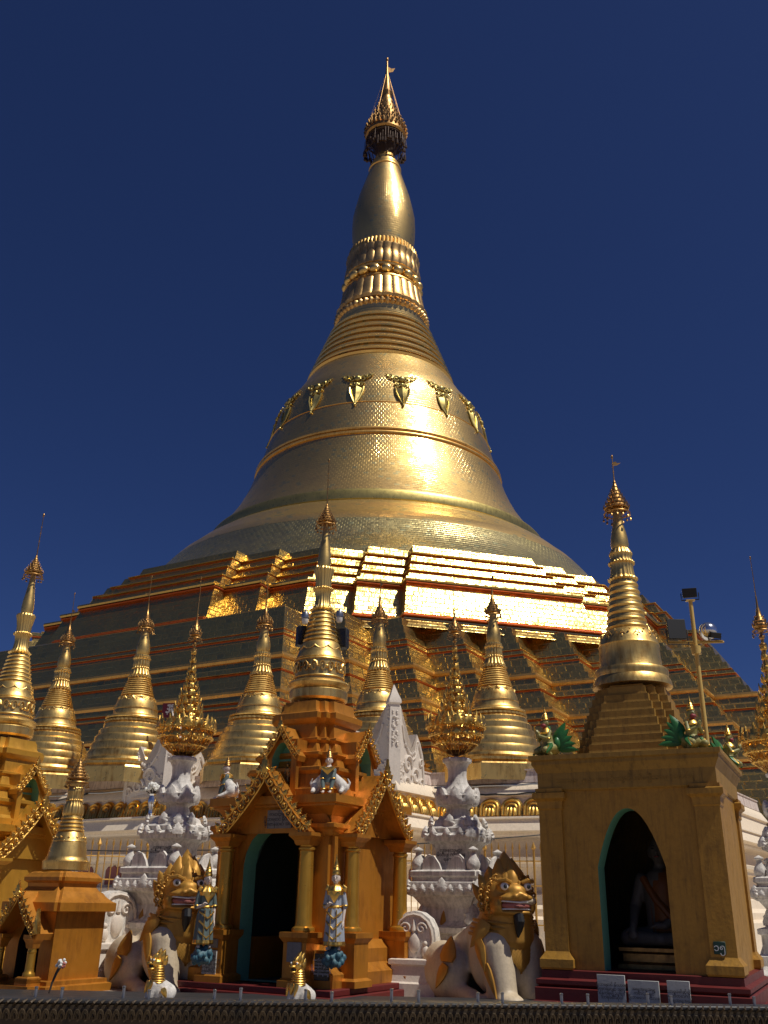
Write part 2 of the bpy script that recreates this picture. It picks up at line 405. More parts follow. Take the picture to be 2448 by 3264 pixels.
m = MB(); m.lathe(bellp, 128, cap0=False, cap1=False); m.build('bell', M_bell, pag)
m = MB()
for r_, z_ in ((11.52, 37.85), (11.45, 38.25)):
    m.lathe([(r_-.1, z_-.18), (r_+.14, z_-.12), (r_+.18, z_), (r_+.14, z_+.1), (r_-.1, z_+.16)], 128, cap0=False, cap1=False)
m.lathe([(10.5, 41.25), (10.6, 41.3), (10.5, 41.4)], 128, cap0=False, cap1=False)
m.build('bell_band', M_band, pag)
# hanging floral ornaments round the shoulder of the bell
def rbell(z):
    for (r0, z0), (r1, z1) in zip(bellp, bellp[1:]):
        if z0 <= z <= z1: return r0+(r1-r0)*(z-z0)/(z1-z0)
    return 10
def orn_mesh():
    m = MB()
    def P(u, z, o): r = rbell(z)+o; t = u/10.0; return (r*math.sin(t), -r*math.cos(t), z)
    def curl(u0, z0, rr, sgn, tr=.11, turns=1.4):
        pts = []
        for k in range(13):
            q = k/12; a = q*turns*2*math.pi; r_ = rr*(1-.75*q)
            pts.append(P(u0+sgn*r_*math.cos(a), z0+r_*math.sin(a), .10))
        m.tube(pts, [tr*(1-.4*k/12) for k in range(13)], 6)
    for sg in (-1, 1):
        curl(sg*.5, 44.0, .38, sg, .10); curl(sg*1.0, 44.25, .28, sg, .085); curl(sg*.36, 43.3, .28, sg, .085)
        m.tube([P(sg*1.15, 44.4, .1), P(sg*1.35, 44.52, .1), P(sg*1.5, 44.58, .1)], [.09, .06, .035], 6)
        m.tube([P(sg*.62, 43.0, .08), P(sg*.55, 42.4, .1), P(sg*.3, 41.7, .1), P(0, 41.0, .1)], [.09, .1, .1, .05], 6)
    rows = []
    for z, hw in ((43.1, .1), (42.8, .55), (42.3, .46), (41.8, .26), (41.2, .03)):
        rows.append((z, hw))
    v = []; f = []
    for z, hw in rows: v += [P(-hw, z, .03), P(0, z, .2), P(hw, z, .03)]
    for i in range(len(rows)-1):
        for k in (0, 1): f.append((3*i+k, 3*i+k+1, 3*i+k+4, 3*i+k+3))
    m.add(v, f)
    m.ell(P(0, 44.0, .12), (.3, .2, .3), 8, 6); m.ell(P(0, 43.3, .12), (.2, .16, .2), 8, 6); m.ell(P(0, 40.95, .1), .12, 8, 6)
    return m
o0 = orn_mesh().build('hanging_ornament', M_olive, pag)
o0.rotation_euler.z = R(30+11.25)
for k in range(1, 16):
    c = o0.copy(); COL.objects.link(c); c.parent = pag; c.rotation_euler.z = R(30+11.25+22.5*k)
# ring mouldings above the bell
m = MB(); pr = [(7.2, 48.4), (7.35, 48.6), (7.1, 48.8)]
z = 48.8; r = 6.95
for k in range(7):
    h = .86; r2 = 6.95-(6.95-4.75)*((k+1)/7)
    pr += [(r-.05, z+.06), (r+.22, z+.12), (r+.28, z+.28), (r+.16, z+.42), (r-.2, z+.45), (r-.28, z+.56), ((r+r2)/2+.02, z+.6), ((r+r2)/2+.06, z+.72), (r2, z+h)]
    z += h; r = r2
m.lathe(pr, 96, cap0=False, cap1=False); m.build('ring_moulding', M_bell, pag)
def flute(n, a, sh=1.0): return lambda t: 1+a*(abs(math.cos(n*t/2))**sh)-a*.5
m = MB(); m.lathe([(4.7, 54.65), (4.9, 54.75), (4.92, 54.95), (4.75, 55.1), (4.55, 55.15)], 96, cap0=False, cap1=False)
m.lathe([(4.5, 55.05), (4.55, 56.1), (4.6, 56.2)], 96, cap0=False, cap1=False); m.build('neck_band', M_bell, pag)
m = MB(); m.lathe([(4.4, 55.75), (4.7, 55.95), (4.8, 56.25), (4.6, 56.5), (4.3, 56.55)], 216, mod=flute(54, .06), cap0=False, cap1=False); m.build('serrated_ring', M_bronze, pag)
m = MB(); m.lathe([(4.2, 56.5), (4.6, 56.7), (4.72, 57.0), (4.5, 57.35), (4.3, 58.2), (4.15, 59.2), (4.0, 59.6), (3.8, 59.7)], 216, mod=flute(27, .03, .45), cap0=False, cap1=False)
m.build('downturned_lotus_band', M_bronze, pag)
m = MB(); m.lathe([(3.9, 59.65), (4.05, 59.72), (4.0, 59.9), (3.6, 60.0), (3.55, 61.0), (3.85, 61.1), (3.9, 61.3), (3.6, 61.4)], 72, cap0=False, cap1=False); m.build('neck_band', M_band, pag)
bead = MB(); bead.ell((0, -3.8, 60.55), (.6, .5, .5), 14, 9); b0 = bead.build('bead', M_bell, pag)
for k in range(1, 20):
    c = b0.copy(); COL.objects.link(c); c.parent = pag; c.rotation_euler.z = R(18*k)
m = MB(); m.lathe([(3.5, 61.3), (3.85, 61.5), (3.95, 62.0), (3.8, 62.7), (3.7, 63.3), (3.85, 63.7), (3.85, 63.9), (3.5, 64.0)], 216, mod=flute(27, .03, .45), cap0=False, cap1=False)
m.build('upturned_lotus_band', M_bronze, pag)
m = MB(); m.lathe([(3.4, 63.9), (3.6, 64.05), (3.6, 64.8), (3.45, 64.95), (3.1, 65.0)], 216, mod=flute(54, .04, .6), cap0=False, cap1=False); m.build('serrated_ring', M_band, pag)
m = MB(); m.lathe([(3.05, 64.9), (3.2, 65.8), (3.36, 67.2), (3.4, 68.5), (3.34, 69.8), (3.15, 70.9), (2.8, 72.6), (2.5, 73.7), (2.2, 74.7), (1.95, 75.6), (1.72, 76.5)], 64, cap0=False, cap1=False)
m.build('banana_bud', M_bell, pag)
m = MB(); m.lathe([(1.7, 76.4), (1.82, 76.55), (1.8, 76.75), (1.55, 76.85), (1.6, 77.3), (1.5, 77.5), (1.3, 77.55), (1.34, 77.9), (1.2, 78.1), (1.05, 78.3), (.95, 79.6), (.8, 81.9)], 48, cap0=False)
m.build('bud_neck', M_band, pag)
def umbrella_parts(root, prof, spikes, hang_r, hang_z, nh, drop, mat, tr, seed, n=40, hmat=None):
    """tiered umbrella finial: dished canopy, rows of small spikes, ring with hanging bells"""
    rr = random.Random(seed)
    m = MB(); m.lathe(prof, n, cap0=False); m.build('umbrella_canopy', mat, root)
    s = MB()
    for r_, z_, h_, k_ in spikes:
        for i in range(k_):
            t = 2*math.pi*i/k_+.1
            s.tube([(r_*math.cos(t), r_*math.sin(t), z_), (r_*1.04*math.cos(t), r_*1.04*math.sin(t), z_+h_*.5), (r_*1.02*math.cos(t), r_*1.02*math.sin(t), z_+h_)], [h_*.16, h_*.2, h_*.02], 5)
    s.build('spike_crest', mat, root)
    h = MB()
    h.tube([(hang_r*math.cos(2*math.pi*i/28), hang_r*math.sin(2*math.pi*i/28), hang_z) for i in range(29)], tr*1.6, 6)
    for i in range(nh):
        t = 2*math.pi*i/nh; c, sn = math.cos(t), math.sin(t); d = drop*rr.uniform(.5, 1.1); q = hang_r*(1+.06*rr.uniform(-1, 1))
        h.tube([(q*c, q*sn, hang_z), (q*c*1.03, q*sn*1.03, hang_z-d*.6)], tr*.6, 4)
        h.tube([(q*c*1.03, q*sn*1.03, hang_z-d*.6), (q*c*1.03, q*sn*1.03, hang_z-d*.75), (q*c*1.03, q*sn*1.03, hang_z-d)], [tr*.5, tr*2.4, tr*2.9], 6)
        if i % 3 == 0: h.tube([(q*c, q*sn, hang_z), (prof[0][0]*.95*c, prof[0][0]*.95*sn, prof[0][1])], tr*.7, 4)
        if i % 2 == 0: h.tube([(q*c, q*sn, hang_z), (.25*q*c, .25*q*sn, hang_z+.02*hang_r)], tr*.7, 4)
    h.build('bell_ring', hmat or mat, root)
umbrella_parts(pag, [(2.12, 81.3), (2.3, 81.5), (2.3, 81.9), (2.16, 82.05), (2.2, 82.6), (1.98, 82.75), (2.0, 83.2), (1.78, 83.35), (1.8, 83.8), (1.56, 84.0), (1.56, 84.5), (1.32, 84.7), (1.32, 85.2), (1.1, 85.4),
                     (1.08, 86.0), (.86, 86.2), (.84, 86.9), (.62, 87.2), (.6, 87.8), (.72, 88.0), (.74, 88.3), (.5, 88.6), (.42, 89.6), (.28, 90.6), (.16, 91.7), (.09, 93.4)],
               [(2.3, 81.9, .75, 30), (2.2, 82.6, .6, 26), (2.0, 83.2, .5, 24), (1.8, 83.8, .45, 20), (1.56, 84.5, .4, 18), (1.32, 85.2, .35, 16), (1.08, 86.0, .3, 12)], 2.2, 80.9, 48, 2.1, M_dgold, .045, 3, hmat=M_dark)
m = MB(); m.lathe([(2.05, 81.45), (1.9, 81.0), (1.5, 80.2), (1.15, 79.2), (1.0, 78.6)], 32, cap0=False, cap1=False); m.build('dark_core', M_dark, pag)  # added dark core that makes the umbrella's underside read solid and dark
m = MB()
for k in range(12):
    t = 2*math.pi*k/12
    m.tube([(2.15*math.cos(t), 2.15*math.sin(t), 81.4), (1.95*math.cos(t), 1.95*math.sin(t), 79.5), (1.5*math.cos(t+.1), 1.5*math.sin(t+.1), 77.2)], .05, 5)
    t2 = t+2*math.pi/12
    m.tube([(2.1*math.cos(t), 2.1*math.sin(t), 81.0), (1.0*math.cos(t2), 1.0*math.sin(t2), 79.0)], .05, 5)
    m.tube([(1.95*math.cos(t), 1.95*math.sin(t), 79.5), (1.95*math.cos(t2), 1.95*math.sin(t2), 79.5)], .05, 5)
m.build('lattice_cage', M_dark, pag)
m = MB()
for k in range(8):
    t = 2*math.pi*k/8; m.tube([(2.2*math.cos(t), 2.2*math.sin(t), 82.4), (.1*math.cos(t), .1*math.sin(t), 91.6)], .022, 4)
m.build('stay_cable', M_dgold, pag)
m = MB(); m.ell((0, 0, 93.7), (.16, .16, .35), 10, 8); m.build('diamond_orb', M_dgold, pag)
m = MB(); m.plate([(.05, 91.6), (.7, 91.9), (.95, 92.5), (.5, 92.35), (.05, 92.6)], Matrix.Rotation(R(40), 4, 'Z'), .05); m.build('vane', M_dgold, pag)
# ---------------------------------------------------------------- terrace wall and its deck
WP = [(-26.0, 48.5), (-7.9, 35.9), (-7.27, 37.0), (0.5, 32.5), (1.86, 34.7), (9.6, 31.2), (16.5, 42.0)]
def wz(z): return 1.5+.93*(z-1.5)
def offs(pts, o):
    out = []
    nrm = []
    for a, b in zip(pts, pts[1:]):
        d = Vector((b[0]-a[0], b[1]-a[1])).normalized(); nrm.append(Vector((d.y, -d.x)))
    for i, p in enumerate(pts):
        if i == 0: n = nrm[0]
        elif i == len(pts)-1: n = nrm[-1]
        else: n = (nrm[i-1]+nrm[i])/(1+nrm[i-1].dot(nrm[i]))
        out.append((p[0]+n.x*o, p[1]+n.y*o))
    return out
def wall_run(m, prof):
    rings = [[(x, y, wz(z)) for x, y in offs(WP, o)] for o, z in prof]
    m.loft(rings, False, False, close=False)
wall = thing('terrace_wall', 'cream moulded terrace wall with a row of gold lotus petals below the small stupas', 'wall')
m = MB(); wall_run(m, [(1.3, -1.6), (1.3, 1.12), (1.15, 1.2), (.95, 1.22), (.95, 1.45), (.8, 1.6), (.75, 1.9), (.7, 1.94), (.25, 1.96)]); m.build('wall_base', M_cream, wall, ang=25)
m = MB(); wall_run(m, [(.25, 1.94), (.25, 2.8)]); m.build('recessed_frieze', M_cream, wall)
m = MB(); wall_run(m, [(.25, 2.8), (.62, 2.82), (.62, 2.92), (.7, 2.97), (.8, 3.02), (.82, 3.14), (.72, 3.18), (.5, 3.2), (.35, 3.28), (.26, 3.42), (.20, 3.74), (.3, 3.8), (.62, 3.84), (.68, 3.9), (.68, 3.98), (.84, 4.0), (.96, 4.02), (.76, 4.42), (.84, 4.45), (.82, 4.52), (.3, 4.54)])
m.build('wall_cornice', M_cream, wall, ang=25)
m = MB(); wall_run(m, [(.45, 4.53), (.26, 5.25), (.36, 5.3), (.34, 5.38), (.12, 5.72), (.04, 5.78), (0, 5.8)]); m.build('wall_frieze', M_cream, wall, ang=25)
m = MB(); wall_run(m, [(.06, 5.79), (0, 6.22), (.04, 6.23), (.04, 6.28), (-.5, 6.3)]); m.build('capping_slab', M_stone, wall, ang=25)
dk = MB(); top = offs(WP, -.45); vs_ = [(x, y, wz(6.295)) for x, y in top]+[(16, 60, wz(6.295)), (-26, 60, wz(6.295))]
dk.add(vs_, [tuple(range(len(vs_)))]); struct(dk.build('terrace_floor', M_stone, None, False))
# gold lotus petals standing on the ledge
def petal_mesh():
    m = MB(); W, H = .34, .72
    out = [(-W, 0), (-W, H-W)]+[(W*math.cos(a), H-W+W*math.sin(a)) for a in [math.pi*(1-k/8) for k in range(1, 8)]]+[(W, H-W), (W, 0)]
    m.plate(out, Matrix.Identity(4), .10, .06)
    for q in (.78, .5):
        pts = [(-W*q, -.09, .02)]+[(W*q*math.cos(a), -.11, (H-W)*(.55+.45*q)+W*q*math.sin(a)*.95) for a in [math.pi*(1-k/10) for k in range(0, 11)]]+[(W*q, -.09, .02)]
        m.tube(pts, .035, 6)
    for x in (-.12, 0, .12): m.tube([(x*1.1, -.08, .0), (x, -.11, .2), (x*.8, -.10, .30)], [.05, .05, .02], 6)
    return m
pm = petal_mesh().build('lotus_petal', M_leaf, wall); first = True
po = offs(WP, .52)
for i, (a, b) in enumerate(zip(po, po[1:])):
    A, B = Vector(a), Vector(b); L = (B-A).length; n = max(1, round(L/.74))
    if i == 5: n = 5; B = A+(B-A).normalized()*n*.74; L = n*.74
    for k in range(n):
        p = A+(B-A)*((k+.5)/n); o = pm if first else pm.copy()
        if not first: COL.objects.link(o); o.parent = wall
        first = False
        o.location = (p.x, p.y, wz(4.53)); o.rotation_euler = (R(-19), 0, math.atan2(B.y-A.y, B.x-A.x)); o.scale = (L/n/.70, 1, .93)
# maroon panels in the recessed frieze
fr = offs(WP, .27)
pan = None
for i in (0, 3, 4):
    A, B = Vector(fr[i]), Vector(fr[i+1]); L = (B-A).length; n = int(L/1.5)
    for k in range(n):
        p = A+(B-A)*((k+.5)/n)
        if pan is None:
            mm = MB(); mm.plate([(-.42, 0), (-.42, .5), (-.3, .62), (-.12, .58), (0, .66), (.12, .58), (.3, .62), (.42, .5), (.42, 0)], Matrix.Identity(4), .06)
            pan = mm.build('frieze_panel', M_pink, wall); o = pan
        else: o = pan.copy(); COL.objects.link(o); o.parent = wall
        o.location = (p.x, p.y, wz(2.05)); o.rotation_euler.z = math.atan2(B.y-A.y, B.x-A.x)
# pipes and cables along the wall
def pipe(i, z, o, r, name, mat, label, cat, sag=0, t0=0.0, t1=1.0, n=14, z1=None):
    q = offs(WP, o); A, B = Vector(q[i]), Vector(q[i+1]); pts = []
    for k in range(n+1):
        t = t0+(t1-t0)*k/n; p = A+(B-A)*t; u = k/n
        zz = z+((z1 if z1 is not None else z)-z)*u
        pts.append((p.x, p.y, wz(zz)-sag*4*u*(1-u)+.02*math.sin(k*2.3)))
    mm = MB(); mm.tube(pts, r, 6); return tag(mm.build(name, mat), label, cat)
pipe(4, 5.68, .30, .035, 'conduit_pipe', M_metal, 'thin grey conduit along the wall top right of the white corner ornament', 'pipe')
pipe(0, 5.62, .32, .035, 'conduit_pipe', M_metal, 'thin grey conduit along the wall top above the left run of petals', 'pipe', t0=.45)
pipe(4, 5.66, .36, .028, 'electric_cable', M_black, 'black cable sagging below the conduit right of the white corner ornament', 'cable', .30, .0, .62)
pipe(0, 5.6, .36, .028, 'electric_cable', M_black, 'black cable drooping over the far left end of the wall', 'cable', .2, .5, .8)
mm = MB(); mm.tube([(at(560, 2710, 24)+(at(1760, 2658, 24)-at(560, 2710, 24))*(k/16)+Vector((0, 0, -.10*4*(k/16)*(1-k/16)))) for k in range(17)], .014, 5)
tag(mm.build('electric_cable', M_black), 'long thin black cable strung level behind the white pedestals', 'cable')
mm = MB(); mm.tube([(at(0, 2690, 25)+(at(500, 2712, 25)-at(0, 2690, 25))*(k/10)+Vector((0, 0, -.06*4*(k/10)*(1-k/10)))) for k in range(11)], .014, 5)
tag(mm.build('electric_cable', M_black), 'short thin black cable crossing the wall at the far left', 'cable')

# ---------------------------------------------------------------- white corner ornaments
def corner_ornament(label, loc, a_left, a_right):
    t = thing('corner_ornament', label, 'finial', loc, 0, 'white flame ornaments on the wall corners')
    out = [(0, 0), (2.15, 0), (2.13, .5), (2.10, .85), (1.98, 1.5), (1.75, 1.92), (1.48, 2.2), (1.44, 1.95), (1.36, 1.68), (1.22, 1.45), (1.05, 1.38), (.88, 1.52), (.70, 1.75), (.52, 2.0), (.40, 2.3), (.30, 2.7), (.22, 3.0), (0, 3.05)]
    for ang, sg in ((a_right, 1), (a_left, -1)):
        mm = MB(); M = Matrix.Rotation(ang, 4, 'Z')
        mm.plate([(sg*x, z) for x, z in out], M, .34)
        keep = mm.M; mm.M = M
        def sp(cx, cz, r0, turns, s2, tr):
            mm.tube([(sg*(cx+s2*r0*(1-.8*k/18)*math.cos(k/18*turns*6.283)), -.19, cz+r0*(1-.8*k/18)*math.sin(k/18*turns*6.283)) for k in range(19)], [tr*(1-.5*k/18) for k in range(19)], 6)
        sp(.75, 1.05, .34, 1.2, 1, .075); sp(1.35, .70, .30, 1.3, -1, .07); sp(.65, .42, .22, 1.2, 1, .06); sp(1.78, 1.2, .18, 1.2, 1, .05); sp(1.85, .5, .2, 1.2, -1, .05)
        mm.tube([(sg*x, -.19, z) for x, z in ((.34, 2.35), (.46, 1.92), (.66, 1.64), (.9, 1.36), (1.08, 1.24), (1.3, 1.36), (1.45, 1.6), (1.5, 1.85))], .045, 6)
        mm.tube([(sg*x, -.19, z) for x, z in ((1.95, .1), (1.95, .8), (1.85, 1.35), (1.65, 1.75), (1.52, 1.95))], .045, 6)
        for k in range(7): mm.ell((sg*(.55+.12*k), -.17, 1.72-.09*k if k < 4 else 1.42+.05*(k-4)), (.05, .07, .08), 8, 6)
        rr = random.Random(5)
        for k in range(30): mm.ell((sg*(.12+abs(rr.gauss(.08, .10))), -.18, rr.uniform(.05, 1.1)), (.07, .05, .055), 6, 4)
        mm.M = keep; mm.build('wing_panel', M_stele, t, ang=30)
    mm = MB(); am = (a_left+a_right)/2
    mm.lathe([(.30, 0), (.30, 1.2), (.28, 2.2), (.25, 2.9), (.24, 3.0), (.33, 3.06), (.32, 3.16), (.17, 3.42), (.02, 3.72)], 4, a0=a_left)
    mm.build('obelisk', M_stele, t, ang=30)
    mm = MB(); rr = random.Random(9)
    for fa in (a_right-math.pi/2, a_left-math.pi/2):
        for j in range(4):
            for sg in (-1, 1):
                M = Matrix.Rotation(fa, 4, 'Z'); keep = mm.M; mm.M = Matrix.Rotation(fa+math.pi/2, 4, 'Z'); zc = 1.75+.36*j; q0 = .10-.012*j
                mm.tube([(sg*(.02+q0*(1-.75*k/12)*math.cos(k/12*8+.6)+.03), -.215+.008*j, zc-.12+q0*(1-.75*k/12)*math.sin(k/12*8+.6)) for k in range(13)], .034, 5); mm.M = keep
    for k in range(40):
        z = rr.uniform(1.8, 2.9); r_ = .29-.02*z/3; ang = a_left+rr.uniform(-.9, 2.4)-math.pi/2
        mm.ell((r_*.72*math.cos(ang), r_*.72*math.sin(ang), z), (.06, .06, .05), 6, 4)
    mm.build('leaf_relief', M_stele, t)
    t.scale = (.97, .97, 1.0)
    return t
aR = math.atan2(.866, .5); aL = math.atan2(-.5, .866)
q = offs(WP, .05)
c0 = corner_ornament('tall white flame ornament on the wall corner behind the central shrine', (q[3][0]-.05, q[3][1]+.05, wz(5.2)), aL, aR)
copy_tree(c0, 'white flame ornament on the wall corner behind the left gold tree', (q[1][0], q[1][1], wz(5.0)))

# ---------------------------------------------------------------- stupas
def scallop(m, n, r, z, amp, tr, rz=0.0):
    pts = []
    N = n*8
    for k in range(N+1):
        t = 2*math.pi*k/N; pts.append(((r)*math.cos(t), r*math.sin(t), z-amp*abs(math.sin(n*t/2))))
    m.tube(pts, tr, 5)
def spire(t, H, mat, base=True, seed=1, rod=True, hti_scale=1.0):
    """small stupa of neck height H: every part a child of t"""
    L = lambda P: [(r*H, u*H) for u, r in P]
    if base:
        m = MB(); m.lathe(L([(-.06, .35), (.03, .35), (.032, .335), (.05, .325), (.055, .335), (.07, .335), (.072, .29)]), 8, a0=R(22.5), cap0=False); m.build('octagonal_base', mat, t, ang=20)
        m = MB(); m.lathe(L([(.06, .285), (.085, .292), (.10, .285), (.105, .272), (.135, .275), (.15, .268), (.155, .255), (.185, .257), (.20, .25), (.205, .236), (.235, .238), (.25, .23), (.255, .216),
                             (.285, .215), (.295, .205), (.30, .192), (.325, .19), (.335, .18), (.34, .172)]), 64); m.build('terrace_rings', mat, t)
        m = MB(); m.lathe(L([(.335, .17), (.34, .185), (.352, .186), (.355, .176)]), 160, mod=flute(40, .035), cap0=False, cap1=False); m.build('bead_ring', mat, t)
    m = MB(); m.lathe(L([(.352, .165), (.362, .182), (.37, .185), (.376, .182), (.38, .165), (.388, .152), (.40, .145), (.425, .140), (.428, .143), (.436, .143), (.438, .138), (.46, .134), (.48, .127), (.50, .118), (.512, .108), (.525, .098)]), 64); m.build('bell', mat, t)
    m = MB(); scallop(m, 14, .120*H, .505*H, .022*H, .0042*H); scallop(m, 14, .117*H, .511*H, .010*H, .004*H)
    for k in range(14):
        a = 2*math.pi*(k+.5)/14; m.ell((.121*H*math.cos(a), .121*H*math.sin(a), .486*H), .006*H, 6, 4)
    m.build('garland', mat, t)
    pr = []; n = 8
    for k in range(n):
        u = .522+.118*k/n; r = .104-.036*k/n; h = .118/n
        pr += [(u, r-.006), (u+h*.2, r+.002), (u+h*.5, r+.004), (u+h*.75, r+.001), (u+h*.9, r-.008)]
    pr += [(.642, .062)]
    m = MB(); m.lathe(L(pr), 56); m.build('spire_rings', mat, t)
    m = MB(); m.lathe(L([(.638, .062), (.645, .074), (.652, .074), (.658, .064)]), 120, mod=flute(24, .10), cap0=False, cap1=False)
    m.lathe(L([(.655, .066), (.664, .068), (.675, .062), (.695, .056), (.705, .052)]), 128, mod=flute(16, .12, .6), cap0=False, cap1=False); m.build('lotus_band', mat, t)
    m = MB()
    for k in range(20):
        a = 2*math.pi*k/20; m.ell((.051*H*math.cos(a), .051*H*math.sin(a), .712*H), .009*H, 8, 6)
    m.lathe(L([(.70, .05), (.725, .05), (.727, .046)]), 32, cap0=False, cap1=False); m.build('bead_ring', mat, t)
    m = MB(); m.lathe(L([(.722, .048), (.735, .052), (.75, .05), (.768, .05), (.776, .057), (.782, .057), (.786, .046)]), 128, mod=flute(16, .11, .6), cap0=False, cap1=False)
    m.lathe(L([(.784, .047), (.788, .051), (.800, .051), (.804, .044)]), 120, mod=flute(24, .07), cap0=False, cap1=False); m.build('lotus_band', mat, t)
    m = MB(); m.lathe(L([(.80, .038), (.815, .043), (.84, .0455), (.865, .0445), (.89, .039), (.92, .031), (.95, .0265), (.98, .024), (1.02, .022), (1.04, .02)]), 40); m.build('banana_bud', mat, t)
    hs = hti_scale
    def hu(P): return [(r*H*hs, (1.0+(u-1.0))*H) for u, r in P]
    umbrella_parts(t, hu([(.998, .044), (1.0, .05), (1.008, .05), (1.012, .044), (1.022, .044), (1.026, .038), (1.038, .037), (1.042, .031), (1.054, .03), (1.058, .024), (1.072, .022), (1.076, .016), (1.10, .013), (1.105, .009), (1.14, .006), (1.17, .003)]),
                   [(.05*H*hs, 1.006*H, .022*H, 14), (.044*H*hs, 1.02*H, .018*H, 12), (.037*H*hs, 1.036*H, .015*H, 10)], .053*H*hs, .985*H, 14, .03*H, M_dgold, .0022*H, seed, n=24)
    if rod:
        m = MB(); m.tube([(0, 0, 1.15*H), (.002*H, 0, 1.25*H), (.0, 0, 1.36*H)], [.003*H, .0024*H, .002*H], 6); m.ell((0, 0, 1.365*H), (.005*H, .005*H, .010*H), 8, 6); m.build('spire_rod', M_dgold, t)
        m = MB(); m.plate([(0, 1.225*H), (.018*H, 1.228*H), (.034*H, 1.243*H), (.02*H, 1.240*H), (.012*H, 1.246*H), (0, 1.243*H)], Matrix.Rotation(R(35), 4, 'Z'), .002*H); m.build('vane', M_dgold, t)
SG = 'small gilded stupas along the terrace wall'
zb = wz(6.29); Hs = 12.12-zb
ps = [((-14.1, 40.6), 'gilded stupa on the wall nearest the left edge, beside the orange shrine spire', 1.0),
      ((-9.98, 38.0), 'gilded stupa on the wall above the left gold tree and chinthe', 1.0),
      ((-4.80, 36.8), 'gilded stupa on the wall close left of the central shrine spire', .985),
      ((-.09, 35.9), 'gilded stupa half hidden behind the tall white corner ornament', .985),
      ((4.37, 35.2), 'wide gilded stupa on the wall right of the right hand gold tree', 1.0)]
st0 = None
for (x, y), lab, sc in ps:
    if st0 is None:
        st0 = thing('gilded_stupa', lab, 'stupa', (x, y, zb), R(20), SG); spire(st0, Hs, M_gilt, seed=11)
    else:
        c = copy_tree(st0, lab, (x, y, zb), R(20)+x, sc); c.scale = (sc*(1+.03*math.sin(5*x)), sc*(1+.03*math.sin(5*x)), sc*(1+.012*math.cos(3*x)))
# ---------------------------------------------------------------- white pedestals
def rsq(h, c=0.0):       # square, with cut corners when c
    if not c: return [(-h, -h), (h, -h), (h, h), (-h, h)]
    return [(-h, -h+c), (-h+c, -h+c), (-h+c, -h), (h-c, -h), (h-c, -h+c), (h, -h+c), (h, h-c), (h-c, h-c), (h-c, h), (-h+c, h), (-h+c, h-c), (-h, h-c)]
def sq_loft(m, prof, c=0.0, cap=True):
    return m.loft([[(x, y, z) for x, y in rsq(h, c)] for h, z in prof], cap, cap)
ACA = [(-.5, 0), (-.62, .25), (-.5, .45), (-.58, .62), (-.35, .75), (-.3, .95), (0, 1.25), (.3, .95), (.35, .75), (.58, .62), (.5, .45), (.62, .25), (.5, 0)]
FLAME = [(-.28, 0), (-.5, .18), (-.36, .3), (-.52, .5), (-.3, .55), (-.3, .8), (-.12, .8), (0, 1.25), (.12, .8), (.3, .8), (.3, .55), (.52, .5), (.36, .3), (.5, .18), (.28, 0)]
def leaf_at(m, ang, r, z, s, lean=0.0, shape=ACA, th=.25, dome=.2):
    M = Matrix.Translation((r*math.sin(ang), -r*math.cos(ang), z)) @ Matrix.Rotation(ang, 4, 'Z') @ Matrix.Rotation(lean, 4, 'X')
    m.plate([(x*s, zz*s) for x, zz in shape], M, th*s, dome*s)
def text_on(s, parent, loc, rotz, size, mat, name='lettering', align='CENTER', tilt=90, spacing=1.0):
    cu = bpy.data.curves.new(name, 'FONT'); cu.body = s; cu.size = size; cu.align_x = align; cu.align_y = 'CENTER'; cu.extrude = size*.02; cu.space_line = spacing
    cu.resolution_u = 2
    cu.materials.append(mat); tmp = bpy.data.objects.new(name, cu); COL.objects.link(tmp)
    dg = bpy.context.evaluated_depsgraph_get(); dg.update(); me = bpy.data.meshes.new_from_object(tmp.evaluated_get(dg))
    bpy.data.objects.remove(tmp); me.name = name
    if not me.materials: me.materials.append(mat)
    o = bpy.data.objects.new(name, me); COL.objects.link(o)
    o.rotation_euler = (R(tilt), 0, rotz); o.location = loc
    if parent: o.parent = parent
    return o
